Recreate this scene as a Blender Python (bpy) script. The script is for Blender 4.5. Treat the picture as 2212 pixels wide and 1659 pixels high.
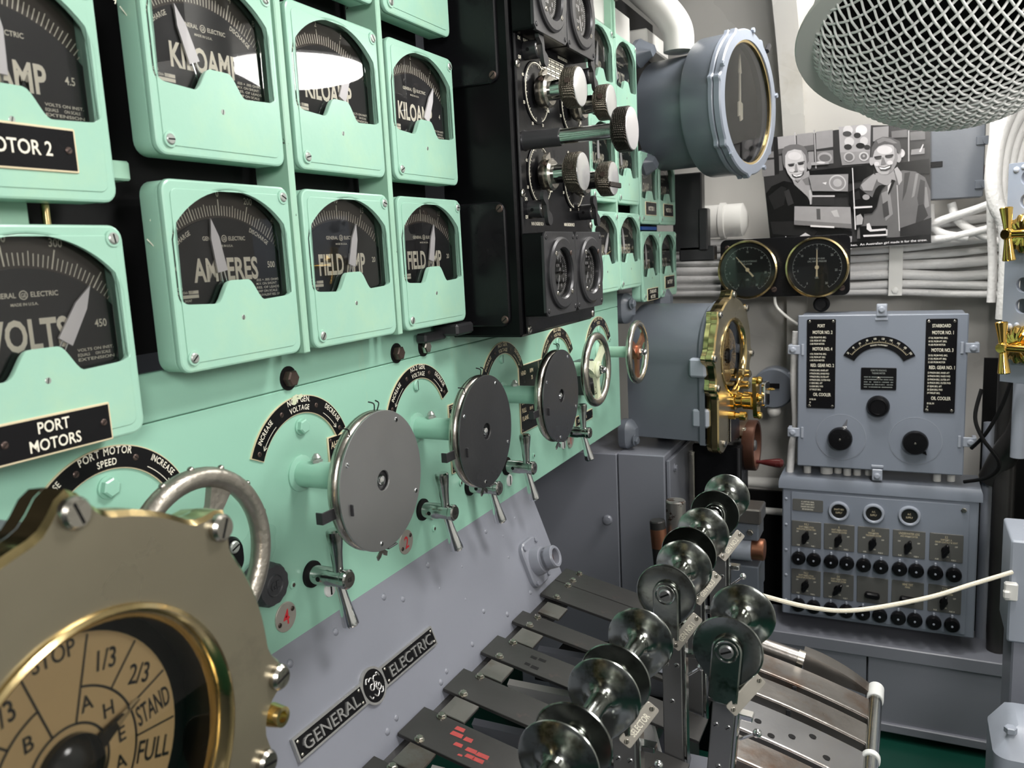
import bpy, bmesh, math, random
from mathutils import Matrix, Vector
random.seed(7)
pi = math.pi
for o in list(bpy.data.objects):
    bpy.data.objects.remove(o, do_unlink=True)
SC = bpy.context.scene
COL = SC.collection

# ------------------------------------------------------------------ camera
cd = bpy.data.cameras.new('camera')
cam = bpy.data.objects.new('camera', cd)
COL.objects.link(cam)
cd.sensor_fit = 'HORIZONTAL'
cd.sensor_width = 36.0
cd.lens = 36.0 * 1776.9 / 2212.0
cd.clip_start = 0.02
cd.dof.use_dof = True
cd.dof.focus_distance = 1.45
cd.dof.aperture_fstop = 9.0
_r = Vector((0.9023037, 0.4282937, -0.0491165)); _d = Vector((0.0231266, -0.1618582, -0.986543)); _f = Vector((-0.4304801, 0.8890255, -0.1559502))
cam.matrix_world = Matrix(((_r.x, -_d.x, -_f.x, 0.70), (_r.y, -_d.y, -_f.y, 0.0), (_r.z, -_d.z, -_f.z, 1.55), (0, 0, 0, 1)))
SC.camera = cam

# ------------------------------------------------------------------ world, exposure
w = bpy.data.worlds.new('world'); SC.world = w; w.use_nodes = True
w.node_tree.nodes['Background'].inputs[0].default_value = (0.9, 0.95, 1.0, 1)
w.node_tree.nodes['Background'].inputs[1].default_value = 0.05
SC.view_settings.view_transform = 'Standard'
SC.view_settings.look = 'None'
SC.view_settings.exposure = 0.18
SC.view_settings.gamma = 1.0
SC.view_settings.use_curve_mapping = False
SC.cycles.max_bounces = 6
SC.cycles.diffuse_bounces = 3
SC.cycles.glossy_bounces = 4
SC.cycles.transparent_max_bounces = 8
SC.cycles.sample_clamp_indirect = 6.0
SC.cycles.use_denoising = True
LAMPS = [  # centre, radius, strength of the diffuser, direction, label
    ((0.85, 1.925, 2.100), 0.205, 21.0, (0.0, 0.0, -1.0), 'white round ceiling lamp beyond the mesh basket'),
    ((1.25, -0.60, 1.98), 0.24, 38.0, (-0.35, 0.75, -0.7), 'white round ceiling lamp behind the operator position'),
    ((1.78, 0.85, 1.95), 0.20, 15.0, (-1.0, 0.35, -0.12), 'white round lamp on the side facing the gauge wall'),
    ((0.52, 2.42, 2.52), 0.15, 62.0, (0.0, 0.15, -1.0), 'added white round lamp, out of view over the far wall'),  # added to brighten the far wall and hull; no fixture known there
    ((1.00, 1.10, 2.52), 0.20, 46.0, (-0.25, -0.1, -1.0), 'added white round lamp, out of view over the walkway'),  # extra lamp, added for overhead light and downward shadows on the panel
]

# ------------------------------------------------------------------ materials
MATS = {}
def _nt(name):
    m = bpy.data.materials.new(name); m.use_nodes = True
    n = m.node_tree.nodes; l = m.node_tree.links
    n.clear()
    out = n.new('ShaderNodeOutputMaterial')
    MATS[name] = m
    return m, n, l, out
def paint(name, col, rough=0.4, metal=0.0, var=0.08, vscale=6.0, bump=0.03, bscale=90.0, chip=None, cth=0.70, cscale=26.0, spec=0.5, coat=0.0, stain=None, sth=0.6, sscale=5.0, rvar=0.08, sstr=(1, 1, 1)):
    m, n, l, out = _nt(name)
    p = n.new('ShaderNodeBsdfPrincipled'); l.new(p.outputs[0], out.inputs[0])
    tc = n.new('ShaderNodeTexCoord')
    a = n.new('ShaderNodeTexNoise'); a.inputs['Scale'].default_value = vscale; a.inputs['Detail'].default_value = 4
    l.new(tc.outputs['Object'], a.inputs['Vector'])
    ra = n.new('ShaderNodeMix'); ra.data_type = 'RGBA'
    ra.inputs[6].default_value = tuple(c * (1 - var) for c in col) + (1,)
    ra.inputs[7].default_value = tuple(min(1, c * (1 + var)) for c in col) + (1,)
    l.new(a.outputs[0], ra.inputs[0])
    cur = ra.outputs[2]
    def layer(cur, colr, th, scale, soft, stretch=(1, 1, 1)):
        b = n.new('ShaderNodeTexNoise'); b.inputs['Scale'].default_value = scale; b.inputs['Detail'].default_value = 6; b.inputs['Roughness'].default_value = 0.65
        mp = n.new('ShaderNodeMapping'); mp.inputs['Scale'].default_value = stretch
        l.new(tc.outputs['Object'], mp.inputs['Vector']); l.new(mp.outputs[0], b.inputs['Vector'])
        mr = n.new('ShaderNodeMapRange'); mr.inputs[1].default_value = th; mr.inputs[2].default_value = th + soft
        l.new(b.outputs[0], mr.inputs[0])
        mx = n.new('ShaderNodeMix'); mx.data_type = 'RGBA'; l.new(mr.outputs[0], mx.inputs[0]); l.new(cur, mx.inputs[6])
        mx.inputs[7].default_value = tuple(colr) + (1,)
        return mx.outputs[2]
    if stain: cur = layer(cur, stain, sth, sscale, 0.2, sstr)
    if chip: cur = layer(cur, chip, cth, cscale, 0.02)
    l.new(cur, p.inputs['Base Color'])
    p.inputs['Metallic'].default_value = metal
    p.inputs['Specular IOR Level'].default_value = spec
    p.inputs['Coat Weight'].default_value = coat
    mr = n.new('ShaderNodeMapRange'); mr.inputs[3].default_value = max(0.02, rough - rvar); mr.inputs[4].default_value = rough + rvar
    l.new(a.outputs[0], mr.inputs[0]); l.new(mr.outputs[0], p.inputs['Roughness'])
    if bump:
        b = n.new('ShaderNodeTexNoise'); b.inputs['Scale'].default_value = bscale; b.inputs['Detail'].default_value = 3
        l.new(tc.outputs['Object'], b.inputs['Vector'])
        bp = n.new('ShaderNodeBump'); bp.inputs['Strength'].default_value = bump * 3; bp.inputs['Distance'].default_value = 0.004
        l.new(b.outputs[0], bp.inputs['Height']); l.new(bp.outputs[0], p.inputs['Normal'])
    return m
def glass(name, tint=(1, 1, 1), rough=0.0, ior=1.45):
    m, n, l, out = _nt(name)
    t = n.new('ShaderNodeBsdfTransparent'); t.inputs[0].default_value = tuple(tint) + (1,)
    g = n.new('ShaderNodeBsdfGlossy'); g.inputs['Roughness'].default_value = rough
    fr = n.new('ShaderNodeFresnel'); fr.inputs[0].default_value = ior
    mx = n.new('ShaderNodeMixShader')
    l.new(fr.outputs[0], mx.inputs[0]); l.new(t.outputs[0], mx.inputs[1]); l.new(g.outputs[0], mx.inputs[2]); l.new(mx.outputs[0], out.inputs[0])
    return m
def emit(name, col, s):
    m, n, l, out = _nt(name)
    e = n.new('ShaderNodeEmission'); e.inputs[0].default_value = tuple(col) + (1,); e.inputs[1].default_value = s
    l.new(e.outputs[0], out.inputs[0]); return m
def tread(name, col, rough, scale):
    """knurled metal: crossed fine waves as bump"""
    m = paint(name, col, rough, 0.85, 0.2, 20, 0)
    n = m.node_tree.nodes; l = m.node_tree.links; p = [q for q in n if q.type == 'BSDF_PRINCIPLED'][0]
    tc = n.new('ShaderNodeTexCoord'); prev = None
    for rot in (0.7, -0.7):
        mp = n.new('ShaderNodeMapping'); mp.inputs['Rotation'].default_value = (rot, rot, rot)
        l.new(tc.outputs['Object'], mp.inputs[0])
        wv = n.new('ShaderNodeTexWave'); wv.inputs['Scale'].default_value = scale
        l.new(mp.outputs[0], wv.inputs[0])
        bp = n.new('ShaderNodeBump'); bp.inputs['Strength'].default_value = 0.8; bp.inputs['Distance'].default_value = 0.002
        l.new(wv.outputs[1], bp.inputs['Height'])
        if prev: l.new(prev.outputs[0], bp.inputs['Normal'])
        prev = bp
    l.new(prev.outputs[0], p.inputs['Normal'])
    return m

paint('green', (0.325, 0.555, 0.440), 0.30, 0, 0.06, 5, 0.02, 70, chip=(0.03, 0.05, 0.045), cth=0.715, cscale=34, stain=(0.40, 0.60, 0.42), sth=0.56, sscale=4)
paint('green_panel', (0.295, 0.545, 0.425), 0.30, 0, 0.06, 4, 0.02, 60, chip=(0.05, 0.06, 0.05), cth=0.74, cscale=24, stain=(0.42, 0.55, 0.38), sth=0.62, sscale=3.5, sstr=(3, 3, 0.7))
paint('green_worn', (0.33, 0.55, 0.42), 0.38, 0, 0.1, 12, 0.03, 60, chip=(0.05, 0.05, 0.04), cth=0.66, cscale=40)
paint('cream_paint', (0.62, 0.66, 0.47), 0.35, 0, 0.1, 12, 0.02, 60, chip=(0.05, 0.05, 0.03), cth=0.64, cscale=45)
paint('grey', (0.215, 0.225, 0.262), 0.33, 0, 0.05, 4, 0.03, 50, chip=(0.14, 0.15, 0.18), cth=0.76)
paint('grey_dark', (0.115, 0.13, 0.155), 0.32, 0, 0.08, 5, 0.03, 50)
paint('grey_box', (0.215, 0.242, 0.292), 0.35, 0, 0.04, 4, 0.02, 60, chip=(0.12, 0.13, 0.15), cth=0.77)
paint('grey_drum', (0.125, 0.14, 0.165), 0.33, 0, 0.05, 4, 0.03, 50)
paint('grey_plate', (0.105, 0.105, 0.10), 0.4, 0, 0.1, 8, 0.0)
paint('white_hull', (0.68, 0.665, 0.63), 0.28, 0, 0.06, 2, 0.10, 14, stain=(0.50, 0.46, 0.38), sth=0.60, sscale=1.6)
paint('white', (0.74, 0.73, 0.70), 0.34, 0, 0.05, 6, 0.03, 40)
paint('white_cable', (0.76, 0.75, 0.74), 0.42, 0, 0.10, 9, 0.16, 120, stain=(0.5, 0.48, 0.45), sth=0.62, sscale=10)
paint('black', (0.0025, 0.0025, 0.003), 0.30, 0, 0.2, 8, 0.03, 60, spec=0.12, chip=(0.05, 0.05, 0.05), cth=0.80, cscale=60)
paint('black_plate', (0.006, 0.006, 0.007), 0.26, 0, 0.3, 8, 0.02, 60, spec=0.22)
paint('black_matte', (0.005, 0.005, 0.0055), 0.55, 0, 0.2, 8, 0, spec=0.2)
paint('black_metal', (0.035, 0.035, 0.038), 0.34, 0.3, 0.15, 12, 0.02, 90, chip=(0.18, 0.17, 0.16), cth=0.78, cscale=50)
paint('rubber', (0.035, 0.036, 0.04), 0.5, 0, 0.2, 30, 0.06, 120)
paint('dial_black', (0.016, 0.016, 0.018), 0.45, 0, 0.15, 20, 0)
paint('dial_brown', (0.060, 0.050, 0.042), 0.5, 0, 0.35, 9, 0)
paint('cream', (0.83, 0.79, 0.66), 0.5, 0, 0.03, 20, 0)
paint('ivory', (0.86, 0.84, 0.86), 0.4, 0, 0.02, 20, 0)
paint('gold_line', (0.72, 0.62, 0.42), 0.4, 0.2, 0.1, 30, 0)
paint('red', (0.62, 0.03, 0.04), 0.5, 0, 0.1, 40, 0)
paint('red_dull', (0.38, 0.045, 0.04), 0.6, 0, 0.25, 120, 0)
paint('chrome', (0.50, 0.515, 0.50), 0.15, 1.0, 0.14, 14, 0.02, 40, stain=(0.14, 0.14, 0.11), sth=0.54, sscale=26, rvar=0.08)
paint('spool_chrome', (0.36, 0.38, 0.36), 0.17, 1.0, 0.18, 14, 0.02, 40, stain=(0.10, 0.10, 0.075), sth=0.50, sscale=34, rvar=0.09)
paint('chrome_bright', (0.78, 0.79, 0.80), 0.10, 1.0, 0.05, 20, 0.01, 60)
paint('nickel', (0.50, 0.47, 0.42), 0.26, 1.0, 0.15, 18, 0.05, 70, stain=(0.13, 0.11, 0.09), sth=0.62, sscale=30)
paint('steel', (0.31, 0.31, 0.315), 0.33, 0.9, 0.10, 9, 0.015, 130, rvar=0.12)
paint('steel_worn', (0.25, 0.235, 0.22), 0.32, 0.9, 0.2, 10, 0.05, 50, stain=(0.17, 0.105, 0.07), sth=0.52, sscale=9, rvar=0.14)
paint('steel_dark', (0.06, 0.058, 0.057), 0.34, 0.55, 0.2, 9, 0.02, 60, stain=(0.15, 0.10, 0.09), sth=0.66, sscale=14)
paint('brass', (0.72, 0.56, 0.28), 0.16, 1.0, 0.12, 16, 0.03, 40, rvar=0.08)
paint('brass_face', (0.24, 0.215, 0.155), 0.30, 0.65, 0.15, 9, 0.03, 18, stain=(0.15, 0.13, 0.10), sth=0.62, sscale=9, rvar=0.1)
paint('gold', (0.95, 0.62, 0.17), 0.12, 1.0, 0.05, 16, 0.01, 40)
paint('bronze_brown', (0.10, 0.045, 0.03), 0.35, 0.5, 0.3, 12, 0.03, 40)
paint('copper', (0.45, 0.20, 0.12), 0.35, 0.9, 0.2, 14, 0.03, 40)
paint('screw_grey', (0.42, 0.45, 0.42), 0.35, 0.6, 0.15, 60, 0)
paint('screw_brown', (0.10, 0.07, 0.06), 0.4, 0.6, 0.2, 60, 0)
paint('tele_dial', (0.78, 0.56, 0.28), 0.5, 0, 0.08, 12, 0)
paint('rope', (0.80, 0.74, 0.60), 0.8, 0, 0.08, 60, 0.15, 300)
paint('floor_green', (0.008, 0.062, 0.043), 0.30, 0, 0.12, 3, 0.02, 30)
paint('steel_cover', (0.17, 0.17, 0.175), 0.30, 0.9, 0.12, 6, 0.015, 130, rvar=0.12)
paint('steel_tag', (0.46, 0.43, 0.38), 0.42, 0.5, 0.1, 30, 0)
paint('ivory_metal', (0.62, 0.60, 0.61), 0.35, 0.6, 0.05, 30, 0.01, 60)
paint('white_wire', (0.86, 0.86, 0.84), 0.35, 0, 0.03, 8, 0.01, 60)
paint('brushed_steel', (0.44, 0.44, 0.44), 0.36, 0.9, 0.10, 6, 0.015, 130, rvar=0.12)
paint('cast_metal', (0.42, 0.39, 0.34), 0.36, 0.9, 0.12, 18, 0.10, 110, stain=(0.15, 0.13, 0.11), sth=0.62, sscale=30)
paint('tape', (0.62, 0.63, 0.62), 0.5, 0, 0.08, 20, 0.1, 60)
paint('lens_black', (0.02, 0.02, 0.02), 0.15, 0, 0.1, 10, 0)
paint('blue', (0.01, 0.05, 0.22), 0.5, 0, 0.1, 10, 0)
glass('glass', (0.97, 0.97, 0.97), 0.02, 1.5)
for k in range(16):
    v = (k / 15.0) ** 2.2
    paint('print_%02d' % k, (v * 0.93 + 0.004, v * 0.90 + 0.004, v * 0.92 + 0.004), 0.22, 0, 0.10, 40, 0.02, 14, rvar=0.05)

paint('knob_face', (0.80, 0.80, 0.80), 0.24, 0.85, 0.05, 12, 0.01, 60)
tread('knurl', (0.17, 0.15, 0.12), 0.42, 130)
tread('knurl_dark', (0.05, 0.042, 0.036), 0.4, 130)
paint('silver_letter', (0.50, 0.50, 0.49), 0.26, 0.7, 0.1, 30, 0.01, 60)
paint('grey_plain', (0.33, 0.36, 0.42), 0.35, 0, 0.04, 4, 0.02, 60)
paint('bronze_red', (0.07, 0.012, 0.012), 0.25, 0, 0.2, 20, 0)
paint('steel_rust', (0.42, 0.40, 0.38), 0.32, 0.8, 0.15, 14, 0.03, 60, chip=(0.10, 0.06, 0.045), cth=0.56, cscale=24)

# ------------------------------------------------------------------ geometry helpers
P_WALL = Matrix(((0, 0, 1, 0), (1, 0, 0, 0), (0, 1, 0, 0), (0, 0, 0, 1)))      # local x,y,z -> world +y,+z,+x (faces the operator)
P_FAR = Matrix(((1, 0, 0, 0), (0, 0, -1, 0), (0, 1, 0, 0), (0, 0, 0, 1)))      # local x,y,z -> world +x,+z,-y (faces the camera)
def T(x=0, y=0, z=0): return Matrix.Translation((x, y, z))
def RX(a): return Matrix.Rotation(math.radians(a), 4, 'X')
def RY(a): return Matrix.Rotation(math.radians(a), 4, 'Y')
def RZ(a): return Matrix.Rotation(math.radians(a), 4, 'Z')
def aim(d, up=(0, 0, 1)):
    """matrix whose local z points along d"""
    z = Vector(d).normalized(); u = Vector(up)
    if abs(z.dot(u)) > 0.98: u = Vector((0, 1, 0))
    x = u.cross(z).normalized(); y = z.cross(x)
    return Matrix((x, y, z)).transposed().to_4x4()

def rrect(w, h, r, n=4, cx=0, cy=0):
    pts = []
    for (sx, sy, a0) in ((1, -1, -90), (1, 1, 0), (-1, 1, 90), (-1, -1, 180)):
        for k in range(n + 1):
            a = math.radians(a0 + 90.0 * k / n)
            pts.append((cx + sx * (w / 2 - r) + r * math.cos(a), cy + sy * (h / 2 - r) + r * math.sin(a)))
    return pts
def circ(r, n=24, cx=0, cy=0, a0=0, a1=360):
    full = abs(a1 - a0) >= 360
    m = n if full else n + 1
    return [(cx + r * math.cos(math.radians(a0 + (a1 - a0) * k / n)), cy + r * math.sin(math.radians(a0 + (a1 - a0) * k / n))) for k in range(m)]
def crom(P, n=6, closed=False):
    P = [Vector(p) for p in P]; out = []
    N = len(P)
    for i in range(N if closed else N - 1):
        p0 = P[(i - 1) % N] if (closed or i > 0) else P[0]
        p1 = P[i]; p2 = P[(i + 1) % N]
        p3 = P[(i + 2) % N] if (closed or i + 2 < N) else P[-1]
        for k in range(n):
            t = k / n
            out.append(0.5 * ((2 * p1) + (p2 - p0) * t + (2 * p0 - 5 * p1 + 4 * p2 - p3) * t * t + (3 * p1 - p0 - 3 * p2 + p3) * t ** 3))
    if not closed: out.append(P[-1])
    return out

_FC = {}
def glyphs(s, bold=0.012):
    key = (s, bold)
    if key in _FC: return _FC[key]
    cu = bpy.data.curves.new('t', 'FONT'); cu.body = s; cu.size = 1.0; cu.resolution_u = 3; cu.align_x = 'LEFT'; cu.offset = bold
    ob = bpy.data.objects.new('t', cu)
    me = ob.to_mesh()
    V = [tuple(v.co) for v in me.vertices]; F = [tuple(p.vertices) for p in me.polygons]
    ob.to_mesh_clear(); bpy.data.objects.remove(ob); bpy.data.curves.remove(cu)
    if V:
        x0 = min(v[0] for v in V); x1 = max(v[0] for v in V)
    else: x0, x1 = 0, 0.3
    _FC[key] = (V, F, x0, x1)
    return _FC[key]
_capv = [v[1] for v in glyphs('H')[0]]
CAP = max(_capv) - min(_capv)

class G:
    def __init__(s, mat='grey'):
        s.V = []; s.F = []; s.I = []; s.names = []; s.M = Matrix(); s.use(mat)
    def use(s, mat):
        if mat not in s.names: s.names.append(mat)
        s.cur = s.names.index(mat); return s
    def at(s, M): s.M = M if M is not None else Matrix(); return s
    def add(s, V, F):
        b = len(s.V); M = s.M
        s.V += [tuple(M @ Vector(v)) for v in V]
        s.F += [tuple(i + b for i in f) for f in F]
        s.I += [s.cur] * len(F)
        return s
    def box(s, cx, cy, cz, sx, sy, sz, b=0.0):
        hx, hy, hz = sx / 2, sy / 2, sz / 2
        if b <= 0:
            V = [(cx + i * hx, cy + j * hy, cz + k * hz) for i in (-1, 1) for j in (-1, 1) for k in (-1, 1)]
            return s.add(V, [(0, 1, 3, 2), (4, 6, 7, 5), (0, 4, 5, 1), (2, 3, 7, 6), (0, 2, 6, 4), (1, 5, 7, 3)])
        b = min(b, hx * .99, hy * .99, hz * .99)
        V = []; ix = {}
        for i in (-1, 1):
            for j in (-1, 1):
                for k in (-1, 1):
                    for ax in range(3):
                        d = [hx - b, hy - b, hz - b]; d[ax] = (hx, hy, hz)[ax]
                        ix[(i, j, k, ax)] = len(V); V.append((cx + i * d[0], cy + j * d[1], cz + k * d[2]))
        F = []
        for sg in (-1, 1):
            F.append([ix[(sg, j, k, 0)] for j, k in ((-1, -1), (1, -1), (1, 1), (-1, 1))])
            F.append([ix[(i, sg, k, 1)] for i, k in ((-1, -1), (1, -1), (1, 1), (-1, 1))])
            F.append([ix[(i, j, sg, 2)] for i, j in ((-1, -1), (1, -1), (1, 1), (-1, 1))])
        for a in (-1, 1):
            for c in (-1, 1):
                F.append([ix[(-1, a, c, 1)], ix[(1, a, c, 1)], ix[(1, a, c, 2)], ix[(-1, a, c, 2)]])
                F.append([ix[(a, -1, c, 0)], ix[(a, 1, c, 0)], ix[(a, 1, c, 2)], ix[(a, -1, c, 2)]])
                F.append([ix[(a, c, -1, 0)], ix[(a, c, 1, 0)], ix[(a, c, 1, 1)], ix[(a, c, -1, 1)]])
                for e in (-1, 1): F.append([ix[(a, c, e, 0)], ix[(a, c, e, 1)], ix[(a, c, e, 2)]])
        return s.add(V, F)
    def prism(s, poly, z0, z1, flip=False):
        n = len(poly)
        V = [(x, y, z0) for x, y in poly] + [(x, y, z1) for x, y in poly]
        F = [tuple(range(n - 1, -1, -1)), tuple(range(n, 2 * n))] + [(i, (i + 1) % n, n + (i + 1) % n, n + i) for i in range(n)]
        return s.add(V, F)
    def flat(s, poly, z=0.0):
        return s.add([(x, y, z) for x, y in poly], [tuple(range(len(poly)))])
    def layers(s, rings, cap0=True, cap1=True):
        """rings: list of equal-length 3-D loops"""
        n = len(rings[0]); V = [p for r in rings for p in r]; F = []
        for k in range(len(rings) - 1):
            for i in range(n): F.append((k * n + i, k * n + (i + 1) % n, (k + 1) * n + (i + 1) % n, (k + 1) * n + i))
        if cap0: F.append(tuple(range(n - 1, -1, -1)))
        if cap1: F.append(tuple((len(rings) - 1) * n + i for i in range(n)))
        return s.add(V, F)
    def slab(s, w, h, r, lay, n=4, cap0=True, cap1=True, cx=0, cy=0):
        """rounded rectangle slab; lay = [(z, inset), ...]"""
        return s.layers([[(x, y, z) for x, y in rrect(w - 2 * i, h - 2 * i, max(0.0005, r - i), n, cx, cy)] for z, i in lay], cap0, cap1)
    def lathe(s, prof, n=32, cap0=True, cap1=True, a0=0.0, wob=None):
        rings = []
        for r, z in prof: rings.append([(r * math.cos(2 * pi * k / n), r * math.sin(2 * pi * k / n), z) for k in range(n)])
        return s.layers(rings, cap0, cap1)
    def ringlathe(s, prof, n=48):
        """closed profile swept round z (a ring)"""
        m = len(prof); V = []; F = []
        for k in range(n):
            a = 2 * pi * k / n
            V += [(r * math.cos(a), r * math.sin(a), z) for r, z in prof]
        for k in range(n):
            for i in range(m):
                k2 = (k + 1) % n; i2 = (i + 1) % m
                F.append((k * m + i, k2 * m + i, k2 * m + i2, k * m + i2))
        return s.add(V, F)
    def torus(s, R, r, n=48, m=12, z=0): return s.ringlathe([(R + r * math.cos(2 * pi * i / m), z + r * math.sin(2 * pi * i / m)) for i in range(m)], n)
    def cyl(s, p0, p1, r0, r1=None, n=24, ch=0.0):
        p0 = Vector(p0); p1 = Vector(p1); r1 = r0 if r1 is None else r1
        L = (p1 - p0).length; M0 = s.M; s.M = M0 @ T(*p0) @ aim(p1 - p0)
        prof = [(r0, 0), (r1, L)] if ch <= 0 else [(r0 - ch, 0), (r0, ch), (r1, L - ch), (r1 - ch, L)]
        s.lathe(prof, n); s.M = M0; return s
    def sphere(s, c, r, n=16, m=8, sc=(1, 1, 1)):
        V = [(c[0], c[1], c[2] - r * sc[2])]; F = []
        for j in range(1, m):
            t = pi * j / m - pi / 2
            for i in range(n):
                a = 2 * pi * i / n
                V.append((c[0] + sc[0] * r * math.cos(t) * math.cos(a), c[1] + sc[1] * r * math.cos(t) * math.sin(a), c[2] + sc[2] * r * math.sin(t)))
        V.append((c[0], c[1], c[2] + r * sc[2])); top = len(V) - 1
        for i in range(n): F.append((0, 1 + (i + 1) % n, 1 + i)); F.append((top, top - n + i, top - n + (i + 1) % n))
        for j in range(m - 2):
            for i in range(n): F.append((1 + j * n + i, 1 + j * n + (i + 1) % n, 1 + (j + 1) * n + (i + 1) % n, 1 + (j + 1) * n + i))
        return s.add(V, F)
    def tube(s, pts, r, n=10, closed=False, cap=True, rr=None):
        P = [Vector(p) for p in pts]; N = len(P)
        tan = []
        for i in range(N):
            a = P[(i - 1) % N] if (closed or i > 0) else P[0]; b = P[(i + 1) % N] if (closed or i < N - 1) else P[-1]
            t = (b - a); tan.append(t.normalized() if t.length > 1e-9 else Vector((0, 0, 1)))
        u = Vector((0, 0, 1)) if abs(tan[0].z) < .9 else Vector((1, 0, 0))
        u = (u - tan[0] * u.dot(tan[0])).normalized()
        rings = []
        for i in range(N):
            u = (u - tan[i] * u.dot(tan[i])); u = u.normalized() if u.length > 1e-6 else Vector((1, 0, 0)); v = tan[i].cross(u)
            q = rr[i] if rr else r
            rings.append([tuple(P[i] + (u * math.cos(2 * pi * k / n) + v * math.sin(2 * pi * k / n)) * q) for k in range(n)])
        if closed:
            V = [p for g in rings for p in g]; F = []
            for k in range(N):
                for i in range(n): F.append((k * n + i, k * n + (i + 1) % n, ((k + 1) % N) * n + (i + 1) % n, ((k + 1) % N) * n + i))
            return s.add(V, F)
        return s.layers(rings, cap, cap)
    def arcband(s, r0, r1, a0, a1, z0, z1, n=32, cx=0, cy=0):
        poly = circ(r1, n, cx, cy, a0, a1) + circ(r0, n, cx, cy, a1, a0)
        if z1 is None: # flat strip
            m = n + 1; V = [(x, y, z0) for x, y in poly]
            return s.add(V, [(i, i + 1, 2 * m - 2 - i, 2 * m - 1 - i) for i in range(n)])
        m = n + 1
        V = [(x, y, z0) for x, y in poly] + [(x, y, z1) for x, y in poly]; k = 2 * m
        F = [(2 * m - 1 - i, 2 * m - 2 - i, i + 1, i) for i in range(n)] + [(k + i, k + i + 1, k + 2 * m - 2 - i, k + 2 * m - 1 - i) for i in range(n)]
        F += [(i, (i + 1) % k, k + (i + 1) % k, k + i) for i in range(k)]
        return s.add(V, F)
    def line(s, x0, y0, x1, y1, wd, z):
        d = Vector((x1 - x0, y1 - y0)); d.normalize(); q = Vector((-d.y, d.x)) * wd / 2
        return s.flat([(x0 - q.x, y0 - q.y), (x1 - q.x, y1 - q.y), (x1 + q.x, y1 + q.y), (x0 + q.x, y0 + q.y)], z)
    def plate(s, outline, holes, z0, z1, bev=0.0):
        cu = bpy.data.curves.new('p', 'CURVE'); cu.dimensions = '2D'; cu.fill_mode = 'BOTH'
        for lp in [outline] + holes:
            sp = cu.splines.new('POLY'); sp.points.add(len(lp) - 1); sp.use_cyclic_u = True
            for q, (x, y) in zip(sp.points, lp): q.co = (x, y, 0, 1)
        cu.extrude = (z1 - z0) / 2 - bev; cu.bevel_depth = bev; cu.bevel_resolution = 1; cu.offset = -bev
        ob = bpy.data.objects.new('p', cu); me = ob.to_mesh(); zc = (z0 + z1) / 2
        s.add([(v.co.x, v.co.y, v.co.z + zc) for v in me.vertices], [tuple(p.vertices) for p in me.polygons])
        ob.to_mesh_clear(); bpy.data.objects.remove(ob); bpy.data.curves.remove(cu)
        return s
    def text(s, t, x, y, h, z, wd=None, ang=0.0, sx=0.8, al='c', ext=0.0, bold=0.012):
        V, F, x0, x1 = glyphs(t, bold)
        k = h / CAP; kx = (wd / (x1 - x0)) if wd else k * sx
        ox = {'c': -(x0 + x1) / 2, 'l': -x0, 'r': -x1}[al]
        ca, sa = math.cos(math.radians(ang)), math.sin(math.radians(ang))
        def tr(v, dz):
            a = (v[0] + ox) * kx; b = v[1] * k
            return (x + a * ca - b * sa, y + a * sa + b * ca, z + dz)
        s.add([tr(v, ext) for v in V], F)
        if ext > 0:
            cnt = {}
            for f in F:
                for i in range(len(f)):
                    e = (f[i], f[(i + 1) % len(f)]); cnt[e] = 1
            sd = [e for e in cnt if (e[1], e[0]) not in cnt]
            n = len(V); s.add([tr(v, ext) for v in V] + [tr(v, 0) for v in V], [(a, n + a, n + b, b) for a, b in sd])
        return s
    def arctext(s, t, cx, cy, r, amid, h, z, sx=0.8, gap=0.12, flip=False):
        """letters along an arc, reading clockwise about (cx, cy), centred on amid (degrees)"""
        k = h / CAP * sx; adv = []
        for c in t: adv.append(((glyphs(c)[3] - glyphs(c)[2]) if c != ' ' else 0.28) * k + gap * h)
        tot = sum(adv); a = 0
        for c, w_ in zip(t, adv):
            m = (a + w_ / 2 - tot / 2) / r; a += w_
            th = amid - math.degrees(m) if not flip else amid + math.degrees(m)
            if c == ' ': continue
            px, py = cx + r * math.cos(math.radians(th)), cy + r * math.sin(math.radians(th))
            s.text(c, px, py, h, z, ang=th - 90 if not flip else th + 90, sx=sx)
        return s
    def fuzz(s, x0, x1, y, h, z, seed=0, wmin=.3, wmax=1.0):
        """a line of lettering too small to read: little strokes"""
        rnd = random.Random(seed); x = x0
        while x < x1:
            w_ = h * rnd.uniform(wmin, wmax); 
            if rnd.random() > .16: s.flat([(x, y), (min(x + w_ * .75, x1), y), (min(x + w_ * .75, x1), y + h), (x, y + h)], z)
            x += w_
        return s
    def build(s, name, parent=None, label=None, smooth=True, ang=32):
        me = bpy.data.meshes.new(name); me.from_pydata(s.V, [], s.F)
        for nm in s.names: me.materials.append(MATS[nm])
        me.polygons.foreach_set('material_index', s.I)
        bm = bmesh.new(); bm.from_mesh(me)
        bmesh.ops.recalc_face_normals(bm, faces=[f for f in bm.faces if len(f.edges) and not all(e.is_boundary for e in f.edges)])
        ca = math.radians(ang)
        for f in bm.faces: f.smooth = smooth
        for e in bm.edges:
            if len(e.link_faces) == 2 and e.calc_face_angle(0) > ca: e.smooth = False
        bm.to_mesh(me); bm.free()
        o = bpy.data.objects.new(name, me); COL.objects.link(o)
        if parent is not None: o.parent = parent
        if label: o['label'] = label
        return o
def thing(name, label, cat, M=None, group=None):
    o = bpy.data.objects.new(name, None); o.empty_display_size = 0.02; COL.objects.link(o)
    o.matrix_world = M if M is not None else Matrix()
    return tag(o, label, cat, group)
def tag(o, label, cat, group=None, kind=None):
    o['label'] = label; o['category'] = cat
    if group: o['group'] = group
    if kind: o['kind'] = kind
    return o
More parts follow.
